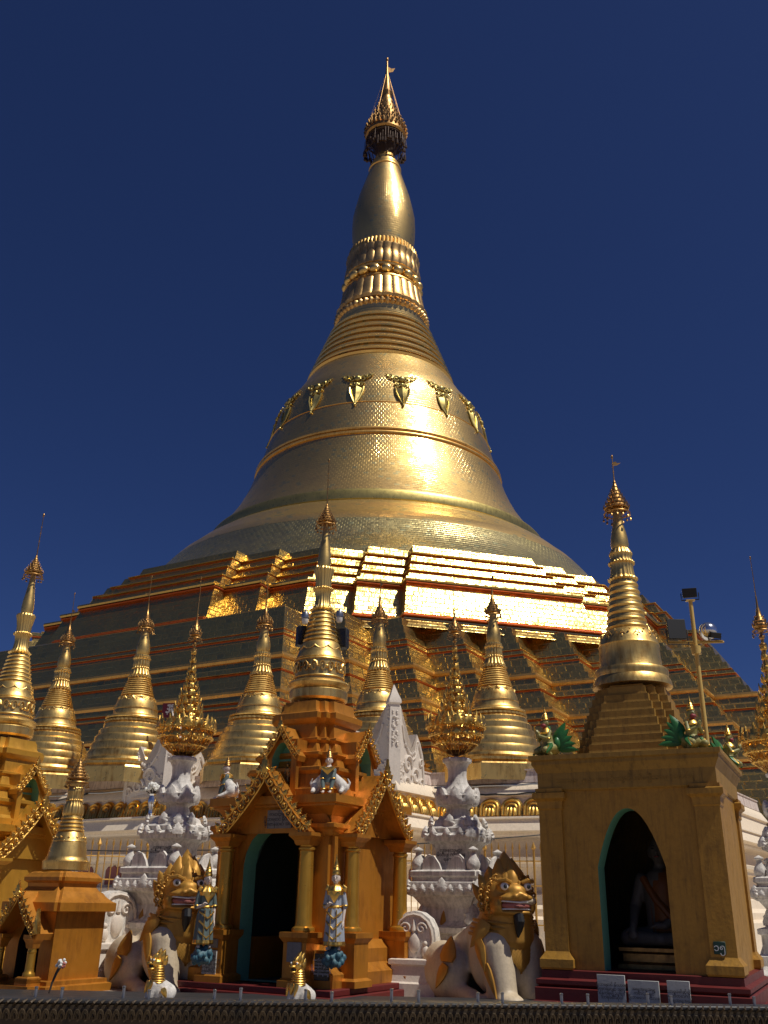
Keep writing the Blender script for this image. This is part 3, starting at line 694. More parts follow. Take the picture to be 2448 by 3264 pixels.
def white_pedestal(label, loc):
    t = thing('white_pedestal', label, 'pedestal', loc, GRID, 'white pedestals carrying gold trees')
    m = MB(); sq_loft(m, [(1.0, 0), (1.0, .25), (.95, .3), (.86, .42), (.86, .6), (.8, .64), (.74, .8), (.74, 1.0), (.8, 1.02), (.8, 1.12), (.66, 1.16), (.58, 1.24), (.56, 1.45), (.62, 1.55), (.72, 1.68)], .07); m.build('pedestal_base', M_white, t, ang=25)
    m = MB(); sq_loft(m, [(.72, 1.66), (.80, 1.70), (.82, 1.80), (.80, 1.92), (.72, 1.94), (.70, 2.0), (.76, 2.04), (.76, 2.12), (.72, 2.15)], .06)
    for q in range(4):
        for x in (-.6, -.4, -.2, 0, .2, .4, .6):
            leaf_at_side = Matrix.Rotation(q*math.pi/2, 4, 'Z') @ Matrix.Translation((x, -.82, 1.74)) @ Matrix.Rotation(R(-12), 4, 'X')
            sc = .22 if x == 0 else .12
            m.plate([(a*sc, b*sc) for a, b in ACA], leaf_at_side, .05, .03)
        leaf_at(m, math.pi/4+q*math.pi/2, 1.10, 1.74, .2, R(-15))
        leaf_at(m, math.pi/4+q*math.pi/2, .80, 1.18, .3, R(-10))
    m.build('lower_cornice', M_white, t, ang=30)
    m = MB(); sq_loft(m, [(.44, 2.14), (.42, 2.2), (.35, 2.3), (.34, 2.52), (.38, 2.62), (.42, 2.66)]); m.build('pedestal_stem', M_white, t, ang=25)
    m = MB(); sq_loft(m, [(.42, 2.65), (.52, 2.7), (.54, 2.8), (.5, 2.84), (.46, 2.86), (.48, 2.94), (.46, 2.97), (.38, 3.02), (.36, 3.1), (.26, 3.16), (.22, 3.22)], .04)
    for q in range(4):
        for x in (-.3, 0, .3): 
            m.plate([(a*.15, b*.15) for a, b in ACA], Matrix.Rotation(q*math.pi/2, 4, 'Z') @ Matrix.Translation((x, -.54, 2.76)), .05, .03)
        leaf_at(m, math.pi/4+q*math.pi/2, .74, 2.76, .19, R(-15)); leaf_at(m, math.pi/4+q*math.pi/2, .60, 2.98, .17, R(-12)); leaf_at(m, q*math.pi/2, .42, 2.98, .2, R(-8))
    m.build('upper_cornice', M_white, t, ang=30)
    m = MB(); m.lathe([(.25, 3.18), (.26, 3.25), (.23, 3.33), (.25, 3.36), (.34, 3.42), (.38, 3.5), (.36, 3.62), (.28, 3.75), (.21, 3.88), (.19, 4.0), (.20, 4.15), (.25, 4.25), (.30, 4.28), (.31, 4.33), (.28, 4.36)], 40)
    m.build('lotus_vase', M_white, t)
    m = MB()
    for k in range(8): leaf_at(m, 2*math.pi*k/8+.3, .36, 3.42, .28, R(6)); leaf_at(m, 2*math.pi*(k+.5)/8+.3, .38, 3.40, .18, R(-14))
    for k in range(16): leaf_at(m, 2*math.pi*k/16, .28, 4.28, .07, R(-40))
    m.build('lotus_leaves', M_white, t, ang=40)
    ur = MB(); ur.lathe([(.10, 0), (.13, .05), (.14, .12), (.11, .2), (.06, .28), (.055, .34), (.10, .37), (.10, .39), (.03, .43), (.02, .44)], 20)
    u0 = None
    for sx, sy in ((-1, -1), (1, -1), (1, 1), (-1, 1)):
        if u0 is None: u0 = ur.build('corner_urn', M_white, t); o = u0
        else: o = u0.copy(); COL.objects.link(o); o.parent = t
        o.location = (.6*sx, .6*sy, 2.14)
    for q in range(4):
        sc = MB()
        for sg in (-1, 1):
            mm = Matrix.Rotation(q*math.pi/2, 4, 'Z') @ Matrix.Translation((0, -.66, 2.14)); keep = sc.M; sc.M = mm
            sc.tube([(sg*(.28+.13*(1-.75*k/12)*math.cos(k/12*7.5)), 0, .15+.13*(1-.75*k/12)*math.sin(k/12*7.5)) for k in range(13)], [.035*(1-.4*k/12) for k in range(13)], 6)
            sc.plate([(sg*x, z) for x, z in ((.05, 0), (.48, 0), (.45, .2), (.34, .3), (.2, .25), (.1, .12))], Matrix.Identity(4), .06); sc.M = keep
        sc.build('scroll_crest', M_white, t, ang=30)
    tx = text_on('လှူဒါန်းသူများ\nမိသားစု ကောင်းမှု\nရန်ကုန်မြို့\n၁၃၅၈ ခုနှစ်', t, (0, -.352, 2.4), 0, .085, M_ink)
    return t
wp1 = white_pedestal('white carved pedestal right of the central shrine, under a gold tree', (1.64, 20.0, 0))
copy_tree(wp1, 'white carved pedestal behind the left chinthe, under a gold tree', (-4.35, 21.0, -.07), None, 1.03)
copy_tree(wp1, 'white carved pedestal cut off by the right edge of the picture', (9.35, 22.2, 0), None, 1.03)

# ---------------------------------------------------------------- gold leaf trees
def gold_tree(label, loc, flip=False):
    t = thing('gold_tree', label, 'ornament', loc, R(10), 'gold leaf trees on white pedestals')
    rr = random.Random(4)
    m = MB(); m.tube([(0, 0, -.05), (0, 0, 1.2), (0, 0, 2.4), (0, 0, 2.75)], [.05, .045, .03, .02], 8)
    for z, r_ in ((.0, .14), (2.3, .07), (2.45, .05), (2.6, .06)): m.lathe([(r_*.5, z), (r_, z+.03), (r_, z+.06), (r_*.4, z+.1)], 16)
    m.build('stem', M_dgold, t)
    rows = [(.10, .28, 9, .20, -44), (.22, .45, 13, .22, -34), (.38, .57, 16, .23, -20), (.56, .625, 18, .25, -6), (.74, .34, 11, .19, 2), (.93, .285, 10, .18, 3), (1.12, .235, 9, .165, 4), (1.30, .19, 8, .15, 4), (1.48, .145, 7, .135, 4), (1.66, .105, 6, .125, 4), (1.86, .072, 5, .115, 3), (2.08, .05, 4, .105, 3), (2.26, .04, 4, .10, 3)]
    for z, r_, n, s_, ln in rows:
        m = MB(); m.tube([(r_*.97*math.cos(6.2832*k/24), r_*.97*math.sin(6.2832*k/24), z) for k in range(25)], .010, 5)
        o = rr.uniform(0, 6)
        for k in range(n):
            a = o+6.2832*k/n; leaf_at(m, a, r_, z, s_*rr.uniform(.9, 1.12), R(ln+rr.uniform(-7, 7)), FLAME, .09, .12)
            q = r_*.5
            m.tube([(q*math.sin(a), -q*math.cos(a), z-.16), (r_*math.sin(a), -r_*math.cos(a), z)], .008, 4)
            for j in (-.3, .3): m.ell((r_*1.03*math.sin(a+j/n*5), -r_*1.03*math.cos(a+j/n*5), z+.02), .022, 6, 4)
        m.build('leaf_tier', M_leaf, t, ang=40)
    m = MB(); m.lathe([(.03, .05), (.15, .08), (.25, .14), (.27, .2), (.1, .3)], 16)
    for k in range(30):
        a = 6.2832*k/30; m.tube([(.1*math.cos(a), .1*math.sin(a), .03), (.30*math.cos(a), .30*math.sin(a), .10), (.5*math.cos(a), .5*math.sin(a), .28), (.60*math.cos(a), .60*math.sin(a), .55)], [.014, .012, .010, .008], 4)
    m.build('basket_ribs', M_dgold, t)
    umbrella_parts(t, [(.10, 2.66), (.135, 2.70), (.135, 2.73), (.11, 2.76), (.11, 2.80), (.085, 2.83), (.08, 2.88), (.05, 2.92), (.04, 3.0), (.02, 3.1), (.012, 3.3)], [(.135, 2.73, .06, 12), (.11, 2.8, .05, 10), (.08, 2.88, .04, 8)], .15, 2.62, 12, .1, M_dgold, .006, 8, n=20)
    m = MB(); m.tube([(0, 0, 3.25), (.01, 0, 3.7), (0, 0, 4.05)], [.010, .007, .006], 5); m.ell((0, 0, 4.07), (.016, .016, .035), 8, 6); m.build('spire_rod', M_dgold, t)
    return t
gt1 = gold_tree('gold leaf tree on the white pedestal right of the central shrine', (1.62, 20.0, 4.42))
copy_tree(gt1, 'gold leaf tree on the white pedestal left of the central shrine', (-4.34, 21.0, 4.42), R(25), 1.03)
copy_tree(gt1, 'gold leaf tree cut off by the right edge behind the ochre shrine', (9.40, 22.2, 4.42), R(50), 1.33)

# ---------------------------------------------------------------- carved round stele beside the pedestals
def stele(label, loc, rot):
    t = thing('round_stele', label, 'stele', loc, rot, 'white round steles behind the chinthes')
    m = MB(); sq_loft(m, [(.62, 0), (.62, .28), (.56, .32), (.52, .5), (.5, .66), (.56, .7), (.56, .8), (.5, .82)]); m.build('stele_base', M_stele, t, ang=25)
    out = [(-.42, .8), (-.52, 1.0), (-.56, 1.25), (-.52, 1.5), (-.40, 1.72), (-.2, 1.86), (0, 1.9), (.2, 1.86), (.40, 1.72), (.52, 1.5), (.56, 1.25), (.52, 1.0), (.42, .8)]
    m = MB(); m.plate(out, Matrix.Identity(4), .46, .03); m.build('stele_slab', M_white, t, ang=30)
    m = MB(); m.tube([(x*.86, -.26, 1.32+(z-1.32)*.86) for x, z in out], .035, 6)
    for sg in (-1, 1):
        m.tube([(sg*(.2+.14*(1-.8*k/14)*math.cos(k/14*8)), -.27, 1.5+.14*(1-.8*k/14)*math.sin(k/14*8)) for k in range(15)], .03, 6)
        m.ell((sg*.3, -.26, .98), (.1, .07, .14), 10, 7); m.ell((sg*.3, -.26, 1.16), .06, 8, 6)
    m.ell((0, -.25, 1.18), (.16, .08, .24), 12, 8); m.lathe([(.02, 1.4), (.06, 1.45), (.03, 1.6), (.015, 1.7)], 10, c=(0, -.27))
    m.build('carved_relief', M_stele, t)
    return t
s0 = stele('round carved white stele between the central shrine and the right chinthe', (.75, 18.9, 0), R(-18)); s0.scale = (.74,)*3
copy_tree(s0, 'round white stele seen edge on behind the small left shrine', (-5.35, 20.4, 0), R(48), .88)

# ---------------------------------------------------------------- gold spear fence
def fence(label, A, B, z0, h):
    t = thing('spear_fence', label, 'fence', (0, 0, 0), 0, 'gold spear fences at the foot of the wall')
    A = Vector(A); B = Vector(B); L = (B-A).length; n = int(L/.20)
    ba = MB(); 
    for zz in (z0+.15, z0+h*.55, z0+h*.86): ba.tube([(A.x, A.y, zz), (B.x, B.y, zz)], .018, 5)
    ba.build('fence_rail', M_fence, t)
    bar = None
    for k in range(n+1):
        p = A+(B-A)*(k/n); big = k % 7 == 0
        if bar is None or big:
            mm = MB(); r_ = .035 if big else .016
            mm.tube([(0, 0, z0), (0, 0, z0+h*(1.02 if big else 1))], r_, 6); mm.tube([(0, 0, z0+h), (0, 0, z0+h+.05), (0, 0, z0+h+.22)], [r_*1.0, r_*2.2, .004], 6)
            o = mm.build('fence_post' if big else 'fence_bar', M_fence, t)
            if not big: bar = o
        else: o = bar.copy(); COL.objects.link(o); o.parent = t
        o.location = (p.x, p.y, 0)
fence('gold spear fence between the central shrine and the ochre shrine', (-.9, 29.9), (6.9, 27.0), .9, 2.1)
fence('gold spear fence behind the small left shrine and left chinthe', (-9.8, 29.4), (-4.0, 30.6), .9, 2.1)

# ---------------------------------------------------------------- sign, lights, vase
t = thing('sign_board', 'dark maroon sign board with pale lettering behind the left gold tree', 'sign', (-8.02, 36.4, 8.36), R(-8))
m = MB(); m.box(-.52, .52, -.02, .02, -.28, .28); m.build('board', M_sign, t)
text_on('ဆုတောင်း\nပြည့်စေတီ\nရင်ပြင်တော်\nသတိ', t, (-.05, -.026, 0), 0, .13, M_letter)
m = MB(); m.tube([(-.3, .04, -2.2), (-.3, .04, .2)], .025, 6); m.build('sign_post', M_dgold, t)
m = MB(); m.tube([(.4, .04, -2.2), (.4, .04, .2)], .025, 6); m.build('sign_post', M_dgold, t)

t = thing('light_pole', 'yellow light pole with black floodlights and silver dome lamp behind the ochre shrine', 'light pole', (6.62, 19.0, 0), R(-10))
m = MB(); m.tube([(0, 0, 0), (0, 0, 5), (0, 0, 7.62)], [.055, .05, .042], 12); m.lathe([(.10, 6.45), (.10, 6.62)], 12); m.box(-.09, .09, -.06, .06, 7.62, 7.64); m.build('pole', M_pole, t)
m = MB(); m.tube([(-.60, 0, 6.70), (.58, 0, 6.70)], .022, 8); m.box(-.58, .56, -.03, .03, 6.72, 6.735); m.tube([(-.2, 0, 6.70), (0, 0, 6.5)], .016, 6); m.tube([(.2, 0, 6.70), (0, 0, 6.5)], .016, 6); m.build('cross_arm', M_pole, t)
def flood(parent, loc, rot, wd, hg, dp):
    f = MB(); f.box(-wd/2, wd/2, -dp*.3, dp*.2, -hg/2, hg/2); f.loft([[(-wd/2, dp*.2, -hg/2), (wd/2, dp*.2, -hg/2), (wd/2, dp*.2, hg/2), (-wd/2, dp*.2, hg/2)], [(-wd*.3, dp*.7, -hg*.3), (wd*.3, dp*.7, -hg*.3), (wd*.3, dp*.7, hg*.3), (-wd*.3, dp*.7, hg*.3)]])
    for k in range(5): f.box(-wd*.28+k*wd*.13, -wd*.28+k*wd*.13+.012, dp*.25, dp*.85, -hg*.28, hg*.28)
    f.tube([(-wd/2-.03, 0, 0), (-wd/2-.03, 0, -hg*.75), (wd/2+.03, 0, -hg*.75), (wd/2+.03, 0, 0)], .014, 6)
    o = f.build('floodlight', M_black, parent); o.location = loc; o.rotation_euler = rot; bevel(o, .008); return o
flood(t, (0, 0, 7.80), (R(12), 0, R(-8)), .30, .20, .15)
flood(t, (-.36, -.02, 6.99), (R(-6), 0, R(8)), .38, .44, .18)
flood(t, (.40, -.08, 6.83), (R(25), 0, R(30)), .25, .12, .14)
m = MB(); m.lathe([(.02, -.33), (.14, -.30), (.25, -.2), (.31, -.05), (.32, .08), (.28, .2), (.18, .30), (.05, .34)], 32); dm = m.build('dome_lamp', M_silver, t); dm.scale = (.58,)*3; dm.location = (.30, .10, 6.96); dm.rotation_euler = (R(30), 0, R(20))
m = MB(); m.tube([(.30, .1, 6.72), (.30, .1, 6.85)], .025, 6); m.build('lamp_bracket', M_metal, t)

v = offs(WP, .72); p = Vector(v[1])+(Vector(v[0])-Vector(v[1])).normalized()*.75
t = thing('flower_vase', 'silver vase of white flowers on the wall ledge left of the left pedestal', 'vase', (p.x, p.y, wz(4.50)), 0, None, .92)
m = MB(); m.lathe([(.17, 0), (.18, .04), (.10, .12), (.08, .25), (.13, .45), (.16, .6), (.13, .72), (.11, .8), (.15, .86)], 20); m.build('vase_body', M_silver, t)
m = MB(); rr = random.Random(2)
for k in range(34):
    d = Vector((rr.gauss(0, 1), rr.gauss(0, 1), abs(rr.gauss(0, 1))+.4)).normalized(); m.ell(Vector((0, 0, 1.0))+d*rr.uniform(.15, .3), .07, 7, 5)
m.build('blossom', M_flower, t, kind='stuff')
m = MB()
for k in range(14):
    d = Vector((rr.gauss(0, 1), rr.gauss(0, 1), 2)).normalized(); m.tube([(0, 0, .8), Vector((0, 0, .8))+d*.35], .02, 4)
m.build('stems', M_stem, t)
# ---------------------------------------------------------------- shrine building blocks
def arch_pts(hw, z0, zsp, zap, pointed, n=14):
    pts = [(-hw, z0)]
    for k in range(2*n+1):
        u = -1+k/n
        if pointed: z = zsp+(zap-zsp)*(1-abs(u)**2.15)
        else: z = zsp+(zap-zsp)*math.sqrt(max(0, 1-u*u))
        pts.append((u*hw, z))
    return pts+[(hw, z0)]
def arch_front(m, x0, x1, z0, z1, y, pts):
    """wall sheet facing -Y with an arched opening"""
    n = len(pts); o = []
    for i, (x, z) in enumerate(pts):
        u = i/(n-1)
        if i == 0: o.append((x0, z0))
        elif i == n-1: o.append((x1, z0))
        elif u < .28: o.append((x0, z0+(z1-z0)*u/.28))
        elif u > .72: o.append((x1, z0+(z1-z0)*(1-u)/.28))
        else: o.append((x0+(x1-x0)*(u-.28)/.44, z1))
    v = [(x, y, z) for x, z in pts]+[(x, y, z) for x, z in o]
    m.add(v, [(i, i+1, n+i+1, n+i) for i in range(n-1)])
def niche(m, pts, y0, y1):
    n = len(pts); v = [(x, y0, z) for x, z in pts]+[(x, y1, z) for x, z in pts]
    m.add(v, [(i, n+i, n+i+1, i+1) for i in range(n-1)]+[(n-1, 2*n-1, n, 0), tuple(range(n, 2*n))])
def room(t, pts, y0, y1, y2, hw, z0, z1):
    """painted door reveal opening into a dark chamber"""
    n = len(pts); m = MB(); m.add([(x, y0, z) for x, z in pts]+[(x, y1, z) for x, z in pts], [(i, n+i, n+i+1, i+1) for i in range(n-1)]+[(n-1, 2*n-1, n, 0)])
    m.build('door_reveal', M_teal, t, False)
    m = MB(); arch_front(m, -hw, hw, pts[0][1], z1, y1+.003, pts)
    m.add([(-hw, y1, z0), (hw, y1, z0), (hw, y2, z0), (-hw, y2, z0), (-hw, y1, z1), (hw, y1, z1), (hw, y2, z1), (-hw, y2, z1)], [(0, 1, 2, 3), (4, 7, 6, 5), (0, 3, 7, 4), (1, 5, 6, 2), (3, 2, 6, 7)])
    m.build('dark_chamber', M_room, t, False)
def rsq2(h, c):
    q = [(h, -h+2*c), (h-c, -h+2*c), (h-c, -h+c), (h-2*c, -h+c), (h-2*c, -h)]
    pts = []
    for k in range(4):
        a = k*math.pi/2; cs, sn = round(math.cos(a)), round(math.sin(a))
        pts += [(cs*x-sn*y, sn*x+cs*y) for x, y in reversed(q)]
    return pts
def rloft(prof, c): return [[(x, y, z) for x, y in rsq2(h, c)] for h, z in prof]
def pxp(lst, cv, Y):           # photograph measurements (axis x, y, half width) -> lathe profile
    out = []
    for x, y, hw in lst:
        sx, sy = cv(x, y); z = at(sx, sy, Y).z; out.append((rad(hw*cv(1, 0)[0]-hw*cv(0, 0)[0], z, Y), z))
    return out
def crop(ox, oy, k): return lambda x, y: (ox+k*x, oy+k*y)
K1, K4, K6 = crop(0, 2350, .4132), crop(650, 1500, .4521), crop(1700, 1400, .4973)
def relief(m, r0, z0, r1, z1, n, seed, s):
    rr = random.Random(seed)
    for k in range(n):
        a = 2*math.pi*k/n
        for sg in (-1, 1):
            pts = []
            for j in range(11):
                q = j/10; th = a+sg*(.5*math.pi/n)*(1+.8*(1-.7*q)*math.cos(q*8)); zz = (z0+z1)/2+(z1-z0)*.36*(1-.7*q)*math.sin(q*8)
                rr_ = r0+(r1-r0)*(zz-z0)/(z1-z0)+.012*s; pts.append((rr_*math.cos(th), rr_*math.sin(th), zz))
            m.tube(pts, [.022*s*(1-.4*j/10) for j in range(11)], 5)
        zz = z0+(z1-z0)*rr.uniform(.3, .7); m.ell((r0*1.0*math.cos(a), r0*1.0*math.sin(a), zz), .04*s, 8, 6)
def spire_px(t, cv, Y, z_off, base, bell, ringp, nring, lotus, bud, hti, rod, mat, seed, carve=None, garl=None, mono=False):
    sh = lambda P: [(r, z+z_off) for r, z in P]
    P = sh(pxp(base, cv, Y)); m = MB(); m.lathe(P, 56); m.build('spire_base', mat, t)
    P = sh(pxp(bell, cv, Y)); m = MB(); m.lathe(P, 64, cap0=False); m.build('bell', mat, t)
    if carve:
        (ra, za_), (rb, zb_) = sh(pxp(carve, cv, Y)); m = MB(); relief(m, ra, za_, rb, zb_, 9, seed, 1.0)
        for zz, r_ in ((za_, ra), (zb_, rb)): m.tube([((r_+.01)*math.cos(6.2832*k/48), (r_+.01)*math.sin(6.2832*k/48), zz) for k in range(49)], .018, 6)
        m.build('carved_band', mat, t)
    if garl:
        (ra, za_), = sh(pxp(garl, cv, Y)); m = MB(); scallop(m, 12, ra, za_, .10*ra/.4, .010)
        for k in range(12):
            a = 6.2832*(k+.5)/12; m.ell((ra*math.cos(a), ra*math.sin(a), za_+.01), .022, 7, 5)
            a = 6.2832*k/12; m.ell((ra*1.02*math.cos(a), ra*1.02*math.sin(a), za_-.09*ra/.4), (.02, .02, .035), 7, 5)
        m.build('garland', mat, t)
    (r0, z0), (r1, z1) = sh(pxp(ringp, cv, Y)); pr = []
    for k in range(nring):
        h = (z1-z0)/nring; u = z0+h*k; r = r0+(r1-r0)*k/nring; d = (r0-r1)/nring
        pr += [(r-.25*d, u), (r+.01, u+h*.12), (r+.022, u+h*.3), (r+.012, u+h*.48), (r-.35*d, u+h*.56), (r-.45*d, u+h*.75), (r-.8*d, u+h*.95)]
    m = MB(); m.lathe(pr, 48, cap0=False, cap1=False); m.build('spire_rings', mat, t)
    P = sh(pxp(lotus, cv, Y)); m = MB(); m.lathe(P, 144, mod=flute(16, .10, .6), cap0=False); m.build('lotus_band', mat, t)
    zb1, zb2 = P[len(P)//2][1], P[len(P)//2][0]; m = MB()
    for k in range(22):
        a = 6.2832*k/22; m.ell((zb2*math.cos(a), zb2*math.sin(a), zb1), zb2*.15, 8, 6)
    m.build('bead_ring', mat, t)
    P = sh(pxp(bud, cv, Y)); m = MB(); m.lathe(P, 40, cap0=False); m.build('banana_bud', mat, t)
    (rh, zh), (rt, zt) = sh(pxp(hti, cv, Y)); hh = zt-zh
    pf = []; N = 7
    for k in range(N):
        q = k/N; r = rh*(1-q)**1.25*.98+.012; pf += [(r*.94, zh+hh*q), (r, zh+hh*(q+.015)), (r, zh+hh*(q+.045)), (r*.88, zh+hh*(q+.07))]
    pf += [(.012, zh+hh), (.008, zh+hh*1.25)]
    sp = [(rh*(1-k/N)**1.25*.98+.012, zh+hh*(k/N+.04), hh*.11*(1-.5*k/N), max(7, 16-2*k)) for k in range(5)]
    umbrella_parts(t, pf, sp, rh*1.05, zh-hh*.14, 14, hh*.26, M_dgold, .009, seed, n=28)
    zr = sh(pxp(rod, cv, Y))[0][1]
    m = MB(); m.tube([(0, 0, zh+hh), (0, 0, (zh+hh+zr)/2), (0, 0, zr)], [.014, .010, .008], 6)
    for q in (.35, .55, .7): m.ell((0, 0, zh+hh+(zr-zh-hh)*q), (.02, .02, .012), 8, 5)
    m.ell((0, 0, zr), (.024, .024, .05), 8, 7); m.build('spire_rod', M_dgold, t)
    if rod[0][2]:
        z = zh+hh+(zr-zh-hh)*.62; m = MB(); m.plate([(0, z), (.09, z+.01), (.17, z+.07), (.10, z+.06), (.06, z+.10), (0, z+.08)], Matrix.Rotation(R(25), 4, 'Z'), .012); m.build('vane', M_dgold, t)
def gable_path(hw, z0, z1, n=12, bow=.06):
    L = []
    for k in range(n+1):
        u = k/n; x = hw*(1-u); z = z0+(z1-z0)*(u+.35*bow*math.sin(u*math.pi)*0-bow*math.sin(u*math.pi)+.10*max(0, u-.8))
        L.append((x, z))
    return L
def carved_gable(m, hw, z0, z1, y, wd, n=9, seed=3, bow=.06):
    """scrolled gilt bargeboards up both slopes, with flame leaves on the outer edge"""
    for sg in (-1, 1):
        P = gable_path(hw, z0, z1, n, bow)
        for i in range(n):
            (xa, za_), (xb, zb_) = P[i], P[i+1]; cx, cz = (xa+xb)/2, (za_+zb_)/2; L = math.hypot(xb-xa, zb_-za_); nx, nz = (zb_-za_)/L, -(xb-xa)/L
            cx -= nx*0; r_ = wd*.42
            m.tube([(sg*(cx-nx*wd*.1+r_*(1-.8*k/13)*math.cos(k/13*8.5+i)), y-.02, cz-nz*wd*.1+r_*(1-.8*k/13)*math.sin(k/13*8.5+i)) for k in range(14)], [wd*.11*(1-.35*k/13) for k in range(14)], 6)
            m.ell((sg*cx, y-.05, cz), wd*.12, 7, 5)
            ang = math.atan2(nz, nx)-math.pi/2
            M = Matrix.Translation((sg*(cx+nx*wd*.38), y, cz+nz*wd*.38)) @ Matrix.Rotation(-sg*(ang) if sg > 0 else ang, 4, 'Y')
            m.plate([(x*wd*.5, z*wd*.6) for x, z in FLAME], M, wd*.18, wd*.06)
        for o_, tr in ((-.5, .10), (.42, .07)):
            pts = []
            for i, (x, z) in enumerate(P):
                a = P[max(i-1, 0)]; b = P[min(i+1, n)]; L = math.hypot(b[0]-a[0], b[1]-a[1]); nx, nz = (b[1]-a[1])/L, -(b[0]-a[0])/L
                pts.append((sg*max(x+nx*wd*o_, 0), y, z+nz*wd*o_))
            m.tube(pts, wd*tr, 6)
    m.plate([(x*wd*1.0, z1-wd*.2+z*wd*1.5) for x, z in FLAME], Matrix.Translation((0, y-.02, 0)), wd*.25, wd*.1)
def column(t, x, y, z0, zb, zt, r, mat, rot=0):
    c = MB(); w_ = r*1.7
    c.M = Matrix.Translation((x, y, 0))
    sq_loft(c, [(w_*1.25, z0), (w_*1.25, z0+.10), (w_, z0+.14), (w_, zb-.16), (w_*1.1, zb-.13), (w_*1.25, zb-.08), (w_*1.25, zb)])
    c.build('column_pedestal', mat, t, ang=25)
    c = MB(); c.M = Matrix.Translation((x, y, 0))
    c.lathe([(r*1.45, zb), (r*1.5, zb+.03), (r*1.4, zb+.07), (r*1.15, zb+.09), (r*1.06, zb+.14), (r, zb+.5), (r*.93, zt-.32), (r*.93, zt-.30), (r*1.08, zt-.28), (r*1.08, zt-.25), (r*.93, zt-.23), (r*.95, zt-.2)], 28)
    c.build('column_shaft', M_col, t)
    c = MB(); c.M = Matrix.Translation((x, y, 0))
    sq_loft(c, [(r*1.0, zt-.21), (r*1.15, zt-.18), (r*1.25, zt-.13), (r*1.6, zt-.08), (r*1.75, zt-.06), (r*1.75, zt)]); c.build('column_capital', mat, t, ang=25)
def plaque(t, x0, x1, z0, z1, y, mat, txt, size, tmat, rot=0.0, rnd=False, nm='inscription_plaque'):
    """inscribed slab fixed to a face; rot turns it round the thing's axis"""
    m = MB(); M = Matrix.Rotation(rot, 4, 'Z'); m.M = M; m.box(x0, x1, y-.02, y+.01, z0, z1)
    o = bevel(m.build(nm, mat, t), .004, 1)
    p = M @ Vector(((x0+x1)/2, y-.022, (z0+z1)/2)); text_on(txt, o, p, rot, size, tmat)
    return o
BUR = ['ကောင်းမှုရှင်', 'ဦးဘမောင် မိသားစု', 'နိဗ္ဗာန်ဆော် အလှူ', 'ရန်ကုန်မြို့ ၁၃၆၁', 'သာဓုခေါ်ဆိုပါ', 'စေတီတော်ကြီး', 'အမျှအမျှအမျှ']

# ---------------------------------------------------------------- central shrine
def portico(t, mat, hwc, yc, z0, zb, zt, r, gz, gy, ghw, wd, roof_to, tymp_y, rot=0.0, n=9, cols=True):
    """pair of columns under a carved gable on the -Y side, turned by rot"""
    sub = []
    before = set(o.name for o in t.children)
    if cols:
        for sx in (-1, 1): column(t, sx*hwc, yc, z0, zb, zt, r, mat)
    P = gable_path(ghw, zt+.02, gz, 12)
    out = [(x, z) for x, z in P]+[(-x, z) for x, z in reversed(P[:-1])]
    inn = [(x*.93, z-.10) for x, z in out]
    g = MB(); N = len(out)
    for yy0, yy1 in ((gy, roof_to),):
        v = [(x, yy0, z) for x, z in out]+[(x, yy0, z) for x, z in inn]+[(x, yy1, z) for x, z in out]+[(x, yy1, z) for x, z in inn]
        f = []
        for i in range(N-1): f += [(i, i+1, N+i+1, N+i), (2*N+i+1, 2*N+i, 3*N+i, 3*N+i+1), (i+1, i, 2*N+i, 2*N+i+1), (N+i, N+i+1, 3*N+i+1, 3*N+i)]
        f += [(0, N, 3*N, 2*N), (N-1, 2*N-1, 4*N-1, 3*N-1)]
        g.add(v, f)
    g.build('gable_roof', mat, t, ang=25)
    c = MB(); carved_gable(c, ghw*.98, zt+.0, gz-.02, gy-.03, wd, n); c.build('carved_gable', M_leaf, t, ang=40)
    for o in t.children:
        if o.name not in before and rot: o.matrix_parent_inverse = Matrix.Identity(4); o.rotation_euler.z = rot
def small_niche(t, mat, y, z0, z1, zg, hw, rot):
    before = set(o.name for o in t.children)
    pts = arch_pts(hw, z0, z1-.28, z1, True, 8)
    m = MB(); arch_front(m, -hw-.12, hw+.12, z0-.08, z1+.06, y, pts)
    for sx in (-1, 1): m.add([(sx*(hw+.12), y, z0-.08), (sx*(hw+.12), y+.5, z0-.08), (sx*(hw+.12), y+.5, z1+.06), (sx*(hw+.12), y, z1+.06)], [(0, 1, 2, 3)])
    m.add([(-hw-.12, y, z0-.08), (hw+.12, y, z0-.08), (hw+.12, y+.5, z0-.08), (-hw-.12, y+.5, z0-.08)], [(0, 1, 2, 3)]); m.box(-hw-.16, hw+.16, y-.03, y+.3, z0-.16, z0-.06)
    m.build('niche_frame', mat, t, ang=25)
    m = MB(); niche(m, pts, y+.002, y+.24); m.build('niche_recess', M_teal, t, False)
    portico(t, mat, 0, 0, 0, 0, z1-.28, 0, zg, y-.04, hw+.20, .12, y+.6, y, 0, 6, cols=False)
    for o in t.children:
        if o.name not in before and rot: o.rotation_euler.z = rot
def small_buddha(t, loc, rot, h):
    m = MB(); k = h
    m.lathe([(.13*k, 0), (.12*k, .06*k), (.10*k, .3*k), (.09*k, .5*k), (.11*k, .62*k), (.12*k, .74*k), (.06*k, .80*k), (.035*k, .83*k)], 16)
    m.ell((0, -.01*k, .89*k), (.058*k, .062*k, .075*k), 12, 9); m.ell((0, 0, .97*k), (.03*k, .03*k, .04*k), 8, 6)
    m.cap((.12*k, 0, .74*k), (.12*k, -.03*k, .45*k), .035*k, .028*k, 8); m.cap((-.12*k, 0, .74*k), (-.10*k, -.08*k, .55*k), .035*k, .028*k, 8)
    o = m.build('standing_statue', M_dgold, t); o.location = loc; o.rotation_euler.z = rot; return remesh(o, .012*k, 1)
